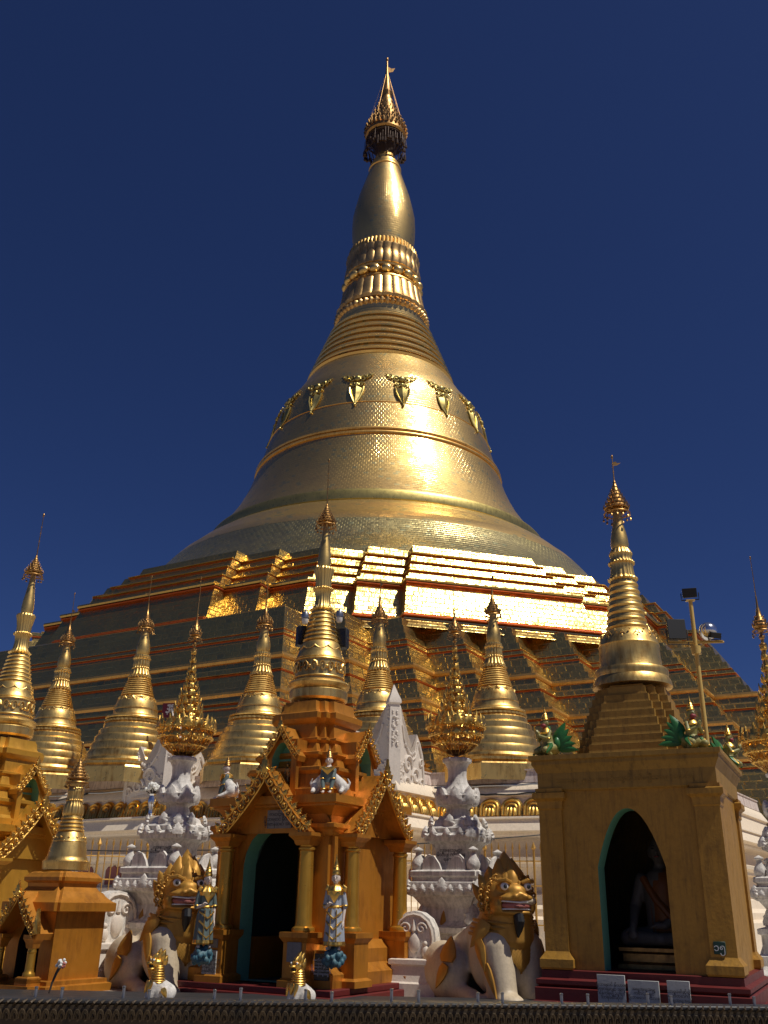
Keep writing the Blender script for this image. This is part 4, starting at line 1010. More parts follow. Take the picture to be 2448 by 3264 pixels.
CX, CY = -1.27, 18.9
def orange_shrine(label, loc):
    t = thing('spired_shrine', label, 'shrine', loc, GRID, 'orange gold shrines with columned porches')
    O = M_orange
    m = MB(); m.box(-1.75, 1.75, -1.85, 1.6, 0, .12); m.box(-1.66, 1.66, -1.76, 1.5, .12, .22); bevel(m.build('plinth', M_maroon, t), .015)
    for sx in (-1, 1):
        m = MB(); rr_ = []
        for o_, z in ((.32, .22), (.32, .42), (.24, .48), (.18, .56), (.18, .78), (.10, .86), (.06, .92)):
            xs = sorted((sx*.70, sx*(1.18+o_))); rr_.append([(xs[0], -1.20-o_, z), (xs[1], -1.20-o_, z), (xs[1], 1.18+o_, z), (xs[0], 1.18+o_, z)])
        m.loft(rr_); m.build('body_base', O, t, ang=25)
    pts = arch_pts(.66, .24, 2.14, 2.78, False, 14)
    m = MB(); arch_front(m, -1.18, 1.18, .24, 3.0, -1.22, pts)
    m.box(-1.18, 1.18, .95, 1.18, .3, 3.0); m.box(1.0, 1.18, -1.2, .95, .3, 3.0); m.box(-1.18, -1.0, -1.2, .95, .3, 3.0)
    for sx in (-1, 1): m.box(sx*1.02-.2, sx*1.02+.2, -1.30, -1.0, .9, 2.78)
    m.box(1.18-.12, 1.30, -1.22, -.82, .9, 2.78)
    m.build('body', O, t, ang=25)
    m = MB(); m.M = Matrix.Translation((1.04, -1.06, 0)); sq_loft(m, [(.26, 2.60), (.28, 2.63), (.30, 2.70), (.34, 2.74), (.34, 2.80), (.28, 2.82)]); m.build('corner_capital', O, t, ang=25)
    m = MB(); m.M = Matrix.Translation((-1.04, -1.06, 0)); sq_loft(m, [(.26, 2.60), (.28, 2.63), (.30, 2.70), (.34, 2.74), (.34, 2.80), (.28, 2.82)]); m.build('corner_capital', O, t, ang=25)
    m = MB(); sq_loft(m, [(1.2, 2.8), (1.2, 2.95), (1.22, 2.98), (1.25, 3.03), (1.32, 3.09), (1.36, 3.11), (1.36, 3.14), (1.42, 3.16), (1.42, 3.30), (1.2, 3.32)]); m.build('cornice', O, t, ang=25)
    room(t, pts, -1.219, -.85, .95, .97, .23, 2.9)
    for rot in (0.0, R(90)):
        portico(t, O, .88, -1.46, .22, 1.05, 2.64, .135, 3.74, -1.60, 1.0, .20, -1.1, -1.2, rot)
    m = MB(); m.plate([(-1.0, 2.66), (1.0, 2.66), (.86, 2.80), (.52, 3.1), (0, 3.55), (-.52, 3.1), (-.86, 2.80)], Matrix.Translation((0, -1.27, 0)), .06); m.M = Matrix.Rotation(R(90), 4, 'Z')
    m.plate([(-1.0, 2.66), (1.0, 2.66), (.86, 2.80), (.52, 3.1), (0, 3.55), (-.52, 3.1), (-.86, 2.80)], Matrix.Translation((0, -1.27, 0)), .06); m.build('tympanum', O, t, ang=25)
    plaque(t, -.12, .42, 2.74, 3.06, -1.305, M_greystone, BUR[0]+'\n'+BUR[1]+'\n'+BUR[2], .085, M_ink)
    plaque(t, -.88-.16, -.88+.14, .30, .72, -1.692, M_paper, '\n'.join(BUR[:5]), .06, M_ink)
    plaque(t, -.88-.14, -.88+.14, .76, .90, -1.692, M_greystone, '', .04, M_ink, nm='blank_plaque'); plaque(t, .88-.14, .88+.14, .60, .90, -1.692, M_greystone, '', .04, M_ink, nm='blank_plaque')
    plaque(t, 1.19, 1.47, .34, .74, -1.525, M_slate, '\n'.join(BUR[i] for i in (5, 4, 1, 2, 6)), .05, M_letter)
    prof = [(1.16, 3.3), (1.16, 3.44), (1.06, 3.46), (1.02, 3.52), (1.0, 3.72), (1.06, 3.78), (1.06, 3.84), (.95, 3.87), (.90, 4.02), (.96, 4.08), (.96, 4.13), (.84, 4.16), (.78, 4.33), (.82, 4.38), (.82, 4.42), (.70, 4.45), (.66, 4.72), (.73, 4.77), (.76, 4.82), (.76, 4.93), (.68, 4.96), (.64, 5.03), (.62, 5.18)]
    m = MB(); m.loft(rloft(prof, .13)); m.build('stepped_roof', O, t, ang=25)
    small_niche(t, O, -1.15, 3.46, 4.30, 4.60, .22, 0.0); small_niche(t, O, -1.15, 3.46, 4.30, 4.60, .22, R(90))
    small_buddha(t, (.07, -1.02, 3.46), 0, .5)
    spire_px(t, K4, CY, 0.0, [(797, 1640, 190), (797, 1625, 205), (797, 1570, 206), (797, 1558, 196), (797, 1540, 214), (797, 1522, 218), (797, 1508, 206), (797, 1496, 180)],
             [(798, 1500, 176), (798, 1480, 172), (798, 1400, 173), (798, 1350, 170), (799, 1342, 176), (800, 1330, 166), (803, 1300, 155), (806, 1250, 142), (808, 1225, 128), (812, 1212, 112)],
             [(818, 1218, 122), (824, 1000, 74)], 7, [(820, 1004, 66), (820, 988, 86), (820, 976, 70), (828, 955, 56), (828, 900, 50), (830, 855, 56), (830, 842, 64), (832, 828, 52), (832, 780, 54), (834, 725, 64), (835, 705, 70), (835, 692, 64), (836, 685, 44)],
             [(838, 700, 40), (838, 668, 45), (840, 640, 47), (843, 590, 43), (846, 530, 34), (850, 470, 26), (853, 410, 20), (853, 340, 16)], [(852, 372, 66), (857, 235, 6)], [(862, -70, 0)], M_gilt, 21,
             carve=[(798, 1475, 174), (798, 1355, 172)])
    m = MB(); scallop(m, 10, rad(150*.4521, 6.2, CY), at(*K4(804, 1262), CY).z, .07, .010); m.build('garland', M_gilt, t)
    return t
sh1 = orange_shrine('orange gold shrine with teal doorway and tall gilded spire, in the middle foreground', (CX, CY, 0))
sh2 = copy_tree(sh1, 'yellow orange spired shrine cut off by the left edge of the picture', (-8.55, 21.5, -.40))
for o in [sh2]+list(sh2.children):
    for sl_ in o.material_slots:
        if sl_.material == M_orange: sl_.link = 'OBJECT'; sl_.material = M_yellow

# lamps hung from the central spire
for sx, lab in ((-1, 'white bulb lamp hanging on the left of the central spire'), (1, 'white bulb lamp hanging on the right of the central spire')):
    bx, by = (715, 1040) if sx < 0 else (955, 1030)
    p = at(*K4(bx, by), CY-.25); t = thing('hanging_lamp', lab, 'lamp', p, 0, 'bulb lamps on the central spire', .72)
    m = MB(); m.lathe([(.05, -.02), (.115, -.01), (.12, .03), (.115, .10), (.09, .17), (.04, .19), (.03, .24)], 20); m.build('lamp_housing', M_metal, t)
    m = MB(); m.lathe([(.02, -.19), (.07, -.17), (.095, -.11), (.10, -.02)], 20); m.build('glass_globe', M_glass, t)
    m = MB(); m.tube([(0, 0, .22), (sx*.02, 0, .36), (-sx*.10, .05, .46), (-sx*.28, .12, .44), (-sx*.36, .2, .30)], .014, 6); m.build('lamp_arm', M_metal, t)
for bx, by, wd, lab in ((957, 1188, .36, 'black floodlight box right of the central spire rings'), (690, 1170, .22, 'black floodlight box mostly hidden left of the central spire')):
    p = at(*K4(bx, by), CY+.15); t = thing('floodlight', lab, 'floodlight', p, R(-15 if wd > .3 else 20), 'black floodlights on the central spire')
    m = MB(); m.box(-wd/2, wd/2, -.12, .10, -.21, .21); bevel(m.build('lamp_case', M_black, t), .012)
    m = MB(); m.box(-wd*.42, wd*.42, -.128, -.122, -.18, .18); m.build('lamp_lens', M_slate, t)
    m = MB(); m.tube([(0, .08, -.1), (-.25 if wd > .3 else .2, .1, -.25)], .02, 6); m.build('lamp_bracket', M_metal, t)

# ---------------------------------------------------------------- ochre shrine on the right
RX, RY, RROT = 4.86, 17.74, R(-26)
t = rs = thing('ochre_shrine', 'big weathered ochre shrine with pointed teal doorway at the right', 'shrine', (RX, RY, 0), RROT)
m = MB(); sq_loft(m, [(1.75, -.1), (1.75, .10), (1.68, .12), (1.68, .30), (1.62, .33), (1.66, .36), (1.66, .42), (1.58, .45), (1.58, .56), (1.5, .57)]); m.build('plinth', M_maroon, t, ang=25)
pts = arch_pts(.56, .56, 2.15, 3.08, True, 16)
m = MB(); arch_front(m, -1.48, 1.48, .56, 3.45, -1.46, pts)
m.box(-1.48, -1.2, -1.44, 1.46, .56, 3.45); m.box(1.2, 1.48, -1.44, 1.46, .56, 3.45); m.box(-1.2, 1.2, 1.2, 1.46, .56, 3.45); m.build('body', M_ochre, t, ang=25)
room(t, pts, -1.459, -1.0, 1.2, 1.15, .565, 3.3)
for sx, sy in ((-1, -1), (1, -1), (1, 1), (-1, 1)):
    m = MB(); m.M = Matrix.Translation((sx*1.32, sy*1.32, 0)); sq_loft(m, [(.26, .57), (.28, .60), (.28, .72), (.22, .80), (.20, .84), (.20, 3.08), (.22, 3.10), (.22, 3.16), (.23, 3.22), (.29, 3.27), (.29, 3.36), (.24, 3.38), (.24, 3.44)])
    m.build('corner_pilaster', M_ochre, t, ang=25)
m = MB(); sq_loft(m, [(1.50, 3.40), (1.52, 3.42), (1.52, 3.70), (1.54, 3.73), (1.57, 3.80), (1.60, 3.84), (1.60, 3.90), (1.64, 3.92), (1.64, 4.0), (1.3, 4.02)]); m.build('cornice', M_ochres, t, ang=25)
tx = text_on('သာသနာ ၂၅၀၁ ဒကာဦးကျော် ဒေါ်မြမိသားစု ကောင်းမှု', t, (0, -1.526, 3.56), 0, .105, M_ochres)
prof = []; h = 1.03; z = 3.98
for k in range(9):
    dz = .155; prof += [(h, z), (h, z+dz*.72), (h-.04, z+dz*.78), (h-.045, z+dz)]; z += dz; h -= .045 if k < 6 else .055
m = MB(); m.loft(rloft(prof, .15)); m.build('stepped_roof', M_ochres, t, ang=25)
zt_ = z
spire_px(t, K6, RY, 0.0, [(665, 1600, 250), (665, 1585, 248), (662, 1560, 242), (660, 1540, 230), (660, 1520, 232), (659, 1500, 232), (658, 1488, 224)],
         [(652, 1495, 206), (650, 1478, 197), (645, 1420, 192), (641, 1345, 188), (640, 1335, 192), (639, 1325, 187), (636, 1300, 180), (632, 1270, 166), (624, 1245, 146), (618, 1228, 124)],
         [(615, 1232, 127), (593, 915, 80)], 7, [(592, 918, 76), (590, 905, 92), (589, 897, 88), (588, 888, 76), (584, 850, 70), (582, 820, 68), (580, 800, 74), (579, 790, 68), (576, 760, 64), (575, 742, 72), (574, 732, 66), (573, 712, 56), (572, 706, 50)],
         [(567, 712, 48), (566, 698, 52), (565, 680, 56), (563, 640, 53), (558, 600, 45), (552, 560, 36), (549, 530, 31), (546, 480, 27), (544, 430, 24)], [(540, 452, 76), (527, 262, 8)], [(513, 115, 1)], M_gilt, 31, garl=[(636, 1262, 174)])
plaque(t, 1.18, 1.36, .88, 1.06, -1.524, M_num, '၁၅', .14, M_letter, nm='number_plate')
for x0, x1, z0, z1, lab, txt in ((-.62, -.18, .08, .54, '', 4), (-.14, .34, .12, .48, '', 3), (.46, .80, .02, .50, '', 4)):
    plaque(t, x0, x1, z0, z1, -1.765, M_paper, '\n'.join(BUR[(k+int(x0*10)) % 7] for k in range(txt)), .06, M_ink)

# ---------------------------------------------------------------- small shrine at the lower left
t = thing('small_shrine', 'small orange shrine with gabled dark niche at the lower left corner', 'shrine', (-5.80, 18.45, 0), GRID)
m = MB(); sq_loft(m, [(.76, 0), (.76, .12), (.70, .14), (.70, .2), (.62, .21)]); m.build('plinth', M_orange, t, ang=25)
pts = arch_pts(.27, .2, .8, 1.15, True, 8)
m = MB(); arch_front(m, -.58, .58, .2, 1.34, -.58, pts); m.box(-.58, -.35, -.57, .58, .2, 1.34); m.box(.35, .58, -.57, .58, .2, 1.34); m.box(-.35, .35, .3, .58, .2, 1.34); m.build('body', M_orange, t, ang=25)
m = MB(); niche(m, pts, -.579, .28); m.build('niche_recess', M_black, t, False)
m = MB(); sq_loft(m, [(.60, 1.28), (.74, 1.30), (.74, 1.44), (.68, 1.47), (.60, 1.54), (.56, 1.60), (.50, 1.64), (.46, 1.70), (.47, 1.76), (.52, 1.80), (.52, 1.86), (.48, 1.90), (.46, 1.93), (.40, 1.96)], .07); m.build('tiered_roof', M_orange, t, ang=25)
portico(t, M_orange, .40, -.84, .14, .26, .92, .07, 1.60, -.94, .56, .13, -.5, -.58, 0.0, 7)
m = MB()
for sx in (-1, 1): m.plate([(sx*.50, .92), (sx*.62, .94), (sx*.60, 1.08), (sx*.56, 1.2), (sx*.545, 1.34), (sx*.52, 1.2)], Matrix.Translation((0, -.95, 0)), .08, .02)
m.build('gable_horns', M_leaf, t)
m = MB(); m.box(-.62, .62, -1.02, -.6, 0, .14); m.build('porch_step', M_orange, t)
spire_px(t, K1, 18.45, -.02, [(455, 1015, 172), (455, 992, 172), (456, 965, 176), (457, 950, 176), (458, 935, 158), (460, 915, 152)], [(462, 920, 148), (465, 895, 144), (468, 850, 138), (474, 800, 126), (476, 795, 129), (478, 785, 124), (486, 740, 108), (492, 718, 94)],
         [(498, 720, 96), (518, 600, 70)], 4, [(518, 604, 66), (520, 590, 74), (522, 575, 76), (524, 540, 72), (526, 520, 70), (528, 505, 60), (530, 480, 58), (533, 440, 56), (536, 415, 60), (538, 405, 60), (540, 385, 52), (542, 372, 46)],
         [(542, 380, 44), (544, 360, 50), (546, 335, 48), (548, 310, 42), (550, 280, 30)], [(550, 318, 78), (572, 150, 9)], [(582, 45, 0)], M_gilt, 41, garl=[(488, 770, 118)])
# ---------------------------------------------------------------- guardian lions (chinthes)
def shell_patch(m, c, r, a0, a1, e0, e1, off, nu=16, nv=10, bumps=None, edge=None):
    """curved patch hugging an ellipsoid; azimuth 0 faces -Y"""
    v = []; f = []
    for j in range(nv+1):
        for i in range(nu+1):
            u, w_ = i/nu, j/nv; e = e0+(e1-e0)*w_; sp = edge(w_) if edge else 1.0
            a = (a0+(a1-a0)*u)*sp; o = off+(bumps(u, w_) if bumps else 0)
            v.append((c[0]+(r[0]+o)*math.cos(e)*math.sin(a), c[1]-(r[1]+o)*math.cos(e)*math.cos(a), c[2]+(r[2]+o)*math.sin(e)))
    for j in range(nv):
        for i in range(nu): k = j*(nu+1)+i; f.append((k, k+1, k+nu+2, k+nu+1))
    m.add(v, f)
def flame_plate(m, base, tip, wd, side, th=.05, dome=.03):
    """curved flame leaf from base to tip, broad face towards side"""
    B, T = Vector(base), Vector(tip); z = (T-B); L = z.length; z.normalize(); y = -Vector(side).normalized(); x = y.cross(z).normalized(); y = z.cross(x)
    M = Matrix((( x.x, y.x, z.x, B.x), (x.y, y.y, z.y, B.y), (x.z, y.z, z.z, B.z), (0, 0, 0, 1)))
    m.plate([(-.35*wd, 0), (-.5*wd, .22*L), (-.42*wd, .5*L), (-.22*wd, .78*L), (0, L), (.22*wd, .78*L), (.42*wd, .5*L), (.5*wd, .22*L), (.35*wd, 0)], M, th, dome)
def chinthe(label, loc, rot, scale):
    t = thing('chinthe_statue', label, 'lion statue', loc, rot, 'large cream and gold seated chinthes', scale)
    m = MB()
    m.ell((0, -.05, .78), (.60, .48, .70), 22, 14); m.ell((0, .12, 1.08), (.52, .46, .40), 20, 12)
    m.cap((0, .15, 1.0), (0, 1.05, .58), .46, .48, 18); m.ell((0, 1.15, .48), (.64, .60, .52), 18, 12)
    for s in (-1, 1):
        m.cap((s*.32, -.26, .95), (s*.30, -.44, .14), .30, .24, 16); m.ell((s*.32, -.60, .12), (.23, .28, .13), 14, 9)
        m.ell((s*.56, .84, .48), (.34, .60, .52), 18, 12); m.cap((s*.57, .55, .2), (s*.56, .02, .12), .16, .14, 12)
        m.ell((s*.57, -.08, .10), (.17, .24, .11), 12, 8)
    m.cap((0, -.06, 1.15), (0, -.2, 1.5), .47, .41, 18)
    m.ell((0, -.24, 1.74), (.39, .40, .38), 18, 12); m.ell((0, -.60, 1.70), (.30, .20, .11), 14, 9)
    remesh(m.build('body', M_lion, t), .035, 4)
    # gold head mask over the skull
    h = MB(); h.ell((0, -.24, 1.78), (.44, .43, .40), 22, 14); h.ell((0, -.52, 1.86), (.24, .22, .14), 14, 9); h.ell((0, -.62, 1.735), (.32, .20, .085), 16, 9)
    h.ell((0, -.55, 1.50), (.30, .22, .065), 16, 9); h.cap((0, -.14, 1.14), (0, -.24, 1.55), .50, .42, 20)
    for s in (-1, 1):
        h.ell((s*.20, -.57, 1.93), (.11, .10, .09), 10, 8); h.ell((s*.30, -.46, 1.60), (.10, .2, .16), 10, 8); h.ell((s*.09, -.80, 1.76), (.055, .05, .05), 8, 6)
    h.ell((0, -.70, 1.80), (.12, .14, .07), 10, 8)
    remesh(h.build('head', M_liongold, t), .024, 2)
    m = MB(); m.ell((0, -.62, 1.615), (.26, .16, .09), 16, 9); mo = m.build('mouth', M_mouth, t)
    m = MB()
    for zz, yy, rr_ in ((1.662, -.64, .262), (1.562, -.60, .257)):
        m.tube([(rr_*math.sin(a), yy-.16*math.cos(a)+.02, zz+(.02 if zz > 1.6 else -.01)*abs(math.sin(a))) for a in [-1.45+2.9*k/16 for k in range(17)]], .014, 6)
    m.build('teeth', M_eye, mo)
    m = MB(); m.ell((0, -.70, 1.60), (.12, .12, .045), 10, 7); m.build('tongue', M_pink, mo)
    for s in (-1, 1):
        e = MB(); e.ell((s*.205, -.645, 1.925), (.072, .05, .068), 12, 9); eo = e.build('eye', M_eye, t)
        p = MB(); p.ell((s*.21, -.688, 1.922), (.034, .016, .036), 10, 7); p.build('pupil', M_black, eo)
        b = MB(); b.tube([(s*.10, -.66, 1.99), (s*.2, -.69, 2.03), (s*.31, -.62, 2.01), (s*.38, -.5, 2.06)], [.03, .04, .035, .012], 7); b.build('eyebrow', M_liongold, t)
        b = MB(); flame_plate(b, (s*.36, -.26, 1.86), (s*.46, -.16, 2.14), .20, (s*.4, -1, .1)); flame_plate(b, (s*.39, -.18, 1.70), (s*.52, -.02, 1.98), .18, (s*.6, -1, .1)); b.build('ear', M_liongold, t)
    m = MB(); m.tube([(0, -.70, 1.47), (0, -.73, 1.36), (0, -.70, 1.22), (0, -.66, 1.10)], [.085, .09, .06, .012], 10); m.build('beard', M_black, t)
    m = MB()
    flame_plate(m, (0, -.36, 1.98), (0, -.16, 2.52), .36, (0, -1, .25), .14, .12)
    for s in (-1, 1):
        flame_plate(m, (s*.15, -.40, 1.96), (s*.11, -.20, 2.40), .30, (s*.4, -1, .2), .12, .07); flame_plate(m, (s*.27, -.30, 1.94), (s*.25, -.14, 2.26), .26, (s*.6, -1, .2), .10, .06)
        flame_plate(m, (s*.10, -.54, 1.96), (s*.06, -.36, 2.24), .17, (s*.2, -1, .2), .08, .05)
        m.tube([(s*.02, -.66, 1.86), (s*.08, -.62, 1.98), (s*.05, -.5, 2.1)], [.03, .04, .02], 6)
    flame_plate(m, (0, -.58, 1.93), (0, -.38, 2.36), .22, (0, -1, .2), .09, .06)
    for (a_, b_) in (((0, -.46, 2.0), (0, -.22, 2.48)), ((-.05, -.56, 1.98), (0, -.36, 2.3)), ((.05, -.56, 1.98), (0, -.36, 2.3)), ((-.17, -.47, 1.98), (-.12, -.25, 2.36)), ((.17, -.47, 1.98), (.12, -.25, 2.36))): m.tube([a_, b_], [.018, .006], 5)
    m.build('crest', M_liongold, t, ang=40)
    for s in (-1, 1):
        m = MB()
        for row, (n_, r_, y_) in enumerate(((9, .42, -.34), (10, .47, -.18))):
            for k in range(n_):
                th = R(35)+R(125)*k/(n_-1); cx, cz = s*r_*math.sin(th), 1.76+r_*.95*math.cos(th)-.02
                m.tube([(cx+s*.062*(1-.75*j/12)*math.cos(j/12*8+k), y_-.05-.03*math.sin(j/12*3), cz+.062*(1-.75*j/12)*math.sin(j/12*8+k)) for j in range(13)], [.021*(1-.4*j/12) for j in range(13)], 6)
        for k in range(5): m.tube([(s*(.30+.02*k), -.50+.03*k, 1.50-.05*k), (s*(.40+.02*k), -.40+.04*k, 1.42-.07*k), (s*(.44+.02*k), -.30+.04*k, 1.46-.08*k)], [.03, .026, .006], 6)
        m.build('mane_curls', M_liongold, t)
    # scaled breastplate and flame trims
    m = MB(); dia = lambda u, w_: .016*(abs(((u*9+w_*9) % 1)-.5)+abs(((u*9-w_*9) % 1)-.5))*2*.5
    shell_patch(m, (0, -.05, .80), (.61, .49, .70), -.85, .85, -.38, .66, .03, 40, 30, dia, lambda w_: max(.04, min(1, w_*1.25)))
    m.build('breastplate', M_liongold, t, ang=60)
    m = MB()
    for k in range(4): m.tube([((.52+.02*k)*math.sin(a), -.11-(.50-.01*k)*math.cos(a)+.02*k, 1.36-.075*k-.05*math.cos(a)) for a in [-1.9+3.8*j/20 for j in range(21)]], .03, 6)
    m.build('neck_collar', M_liongold, t)
    for s in (-1, 1):
        m = MB()
        flame_plate(m, (s*.52, -.34, 1.34), (s*.70, -.12, .92), .24, (s*1, -.6, 0), .05, .03); flame_plate(m, (s*.64, -.26, 1.05), (s*.64, -.42, .55), .18, (s*1, -.4, 0), .04, .025); flame_plate(m, (s*.62, -.40, .68), (s*.56, -.60, .16), .13, (s*1, -.3, 0), .04, .02)
        m.build('shoulder_trim', M_liongold, t, ang=40)
        m = MB(); flame_plate(m, (s*.80, .42, .66), (s*.66, .46, 1.08), .30, (s*1, -.4, .3), .05, .03); flame_plate(m, (s*.84, .40, .62), (s*.90, .60, .22), .18, (s*1, -.3, 0), .04, .02); m.build('haunch_trim', M_liongold, t, ang=40)
    m = MB(); flame_plate(m, (0, 1.55, .7), (0, 1.65, 1.5), .3, (0, -1, 0)); m.tube([(0, 1.65, .3), (0, 1.76, .6), (0, 1.6, 1.0)], [.08, .07, .05], 8); m.build('tail', M_liongold, t, ang=40)
    HM = Matrix.Translation((0, -.15, 0)) @ Matrix.Rotation(R(-14), 4, 'Z') @ Matrix.Translation((0, .15, 0))
    for o in t.children_recursive:          # the head looks a little back towards its right
        if o.name.split('.')[0] in ('head', 'mouth', 'teeth', 'tongue', 'eye', 'pupil', 'eyebrow', 'ear', 'beard', 'crest', 'mane_curls'): o.data.transform(HM)
    return t
ch = chinthe('large cream and gold chinthe lion between the white pedestal and the ochre shrine', (2.16, 17.85, -.04), R(27), .97); ch.scale = (.98, 1.16, .97)
c2_ = copy_tree(ch, 'large cream and gold chinthe lion between the small left shrine and central shrine', (-3.72, 18.85, -.08), R(31)); c2_.scale = (1.0, 1.24, .98)

def small_chinthe(label, loc, rot, scale):
    t = thing('small_chinthe_statue', label, 'lion statue', loc, rot, 'small white and gold chinthes on the front ledge', scale)
    m = MB(); m.ell((0, 0, .17), (.13, .13, .17), 14, 10); m.cap((0, .02, .22), (0, .2, .13), .13, .12, 12)
    for s in (-1, 1): m.cap((s*.07, -.07, .24), (s*.075, -.12, .03), .055, .04, 9); m.ell((s*.075, -.155, .025), (.045, .06, .027), 8, 6); m.ell((s*.13, .16, .11), (.06, .11, .11), 10, 8); m.ell((s*.14, -.0, .025), (.045, .08, .027), 8, 6)
    remesh(m.build('body', M_white, t), .012, 2)
    m = MB(); m.lathe([(.128, .27), (.10, .32), (.085, .40), (.085, .50), (.05, .54)], 20)
    for k in range(6): m.tube([((.118-.007*k)*math.cos(6.2832*j/20), (.118-.007*k)*math.sin(6.2832*j/20), .30+.035*k) for j in range(21)], .011, 5)
    m.build('gold_collar', M_leaf, t)
    m = MB(); m.ell((0, -.03, .54), (.088, .10, .075), 14, 10); m.ell((0, -.13, .545), (.065, .075, .028), 12, 8); m.ell((0, -.11, .465), (.055, .07, .022), 12, 8)
    for s in (-1, 1): m.ell((s*.055, -.09, .585), .03, 8, 6)
    m.ell((0, -.02, .49), (.06, .06, .05), 8, 6)
    remesh(m.build('head', M_leaf, t), .008, 1)
    m = MB(); m.ell((0, -.10, .505), (.05, .06, .028), 10, 7); m.build('mouth', M_black, t)
    for s in (-1, 1):
        e = MB(); e.ell((s*.066, -.108, .59), .018, 8, 6); eo = e.build('eye', M_eye, t); e = MB(); e.ell((s*.073, -.122, .59), .009, 6, 5); e.build('pupil', M_black, eo)
    m = MB()
    for k, (y, z0, z1) in enumerate(((-.08, .58, .70), (-.03, .60, .76), (.03, .58, .74), (.07, .52, .66))): flame_plate(m, (0, y, z0), (0, y+.05, z1), .10, (1, 0, 0), .05, .02)
    m.build('crest', M_leaf, t)
    m = MB()
    for s in (-1, 1):
        m = MB(); flame_plate(m, (s*.155, .05, .2), (s*.17, .12, .05), .09, (s, -.2, 0), .025, .012); m.build('haunch_trim', M_leaf, t)
        m = MB(); flame_plate(m, (s*.10, -.12, .30), (s*.09, -.16, .12), .07, (s*.5, -1, 0), .025, .012); m.build('shoulder_trim', M_leaf, t)
    m = MB(); flame_plate(m, (0, -.13, .30), (0, -.15, .14), .10, (0, -1, 0), .03, .015); m.build('chest_trim', M_leaf, t)
    return t
kb = MB(); kb.box(-9, 8.5, -.35, 1.6, 0, .108); kb.M = Matrix.Identity(4)  # kerb slab carried back as a dark sheet over the sunlit ground
kr = struct(bevel(kb.build('kerb', M_railtop, None, False), .015)); kr.location = (0, 15.62, 0)
c1_ = small_chinthe('small white and gold chinthe facing left, in front of the left big chinthe', (-3.28, 15.6, .108), R(-62), .96)
copy_tree(c1_, 'small white and gold chinthe in front of the central shrine doorway', (-1.16, 15.6, .108), R(-42), .94)

# ---------------------------------------------------------------- painted statues
def hand(m, c, d, up, s):
    """palm with four unequal bent fingers and a thumb"""
    c, d, up = Vector(c), Vector(d).normalized(), Vector(up).normalized(); side = d.cross(up).normalized()
    m.cap(c, c+d*.05*s, .026*s, .03*s, 8)
    for k, L in enumerate((.042, .05, .047, .036)):
        b = c+d*.06*s+side*(k-1.5)*.019*s; m.cap(b, b+d*L*.6*s-up*.004*s, .0088*s, .0085*s, 6); m.cap(b+d*L*.6*s-up*.004*s, b+d*L*s-up*.018*s, .0085*s, .007*s, 6)
    b = c+d*.02*s+side*.034*s; m.cap(b, b+d*.03*s+side*.022*s, .010*s, .008*s, 6)
def crown(t, c, r, h, mat, name='crown'):
    m = MB(); x, y, z = c
    m.lathe([(r*1.05, z), (r*1.18, z+h*.06), (r*1.08, z+h*.12), (r*.95, z+h*.2), (r*1.0, z+h*.25), (r*.72, z+h*.36), (r*.76, z+h*.41), (r*.5, z+h*.52), (r*.52, z+h*.56), (r*.28, z+h*.68), (r*.16, z+h*.82), (r*.03, z+h)], 18, c=(x, y))
    return m.build(name, mat, t)
def face(m, c, s, d=(0, -1, 0)):
    x, y, z = c
    m.ell((x, y, z), (.072*s, .082*s, .098*s), 14, 11); m.ell((x, y-.01*s, z-.055*s), (.05*s, .06*s, .05*s), 12, 8)
    m.cap((x, y-.075*s, z+.02*s), (x, y-.098*s, z-.015*s), .010*s, .014*s, 7)
    for q in (-1, 1): m.ell((x+q*.075*s, y+.01*s, z-.012*s), (.014*s, .022*s, .045*s), 7, 6); m.ell((x+q*.028*s, y-.073*s, z+.012*s), (.018*s, .012*s, .009*s), 7, 5)
    m.ell((x, y-.082*s, z-.048*s), (.024*s, .012*s, .009*s), 8, 5)
def face_marks(t, c, s):
    x, y, z = c; m = MB()
    for q in (-1, 1): m.tube([(x+q*.012*s, y-.083*s, z+.030*s), (x+q*.03*s, y-.082*s, z+.037*s), (x+q*.05*s, y-.068*s, z+.028*s)], .0035*s, 5); m.ell((x+q*.029*s, y-.083*s, z+.012*s), (.012*s, .005*s, .005*s), 6, 5)
    m.build('painted_brows', M_black, t)
    m = MB(); m.ell((x, y-.092*s, z-.047*s), (.02*s, .006*s, .006*s), 8, 5); m.build('painted_lips', M_red, t)
def rock(t, c, r, seed):
    rr = random.Random(seed); m = MB(); m.ell(c, (r*.8, r*.72, r*.6), 14, 10)
    for k in range(34):
        d = Vector((rr.gauss(0, 1), rr.gauss(0, 1), rr.gauss(0, .8))).normalized(); q = r*rr.uniform(.16, .3)
        m.ell(Vector(c)+Vector((d.x*r*.82, d.y*r*.74, d.z*r*.56)), (q, q, q*.9), 8, 6)
    return remesh(m.build('rock_base', M_blue, t), r*.04, 1)
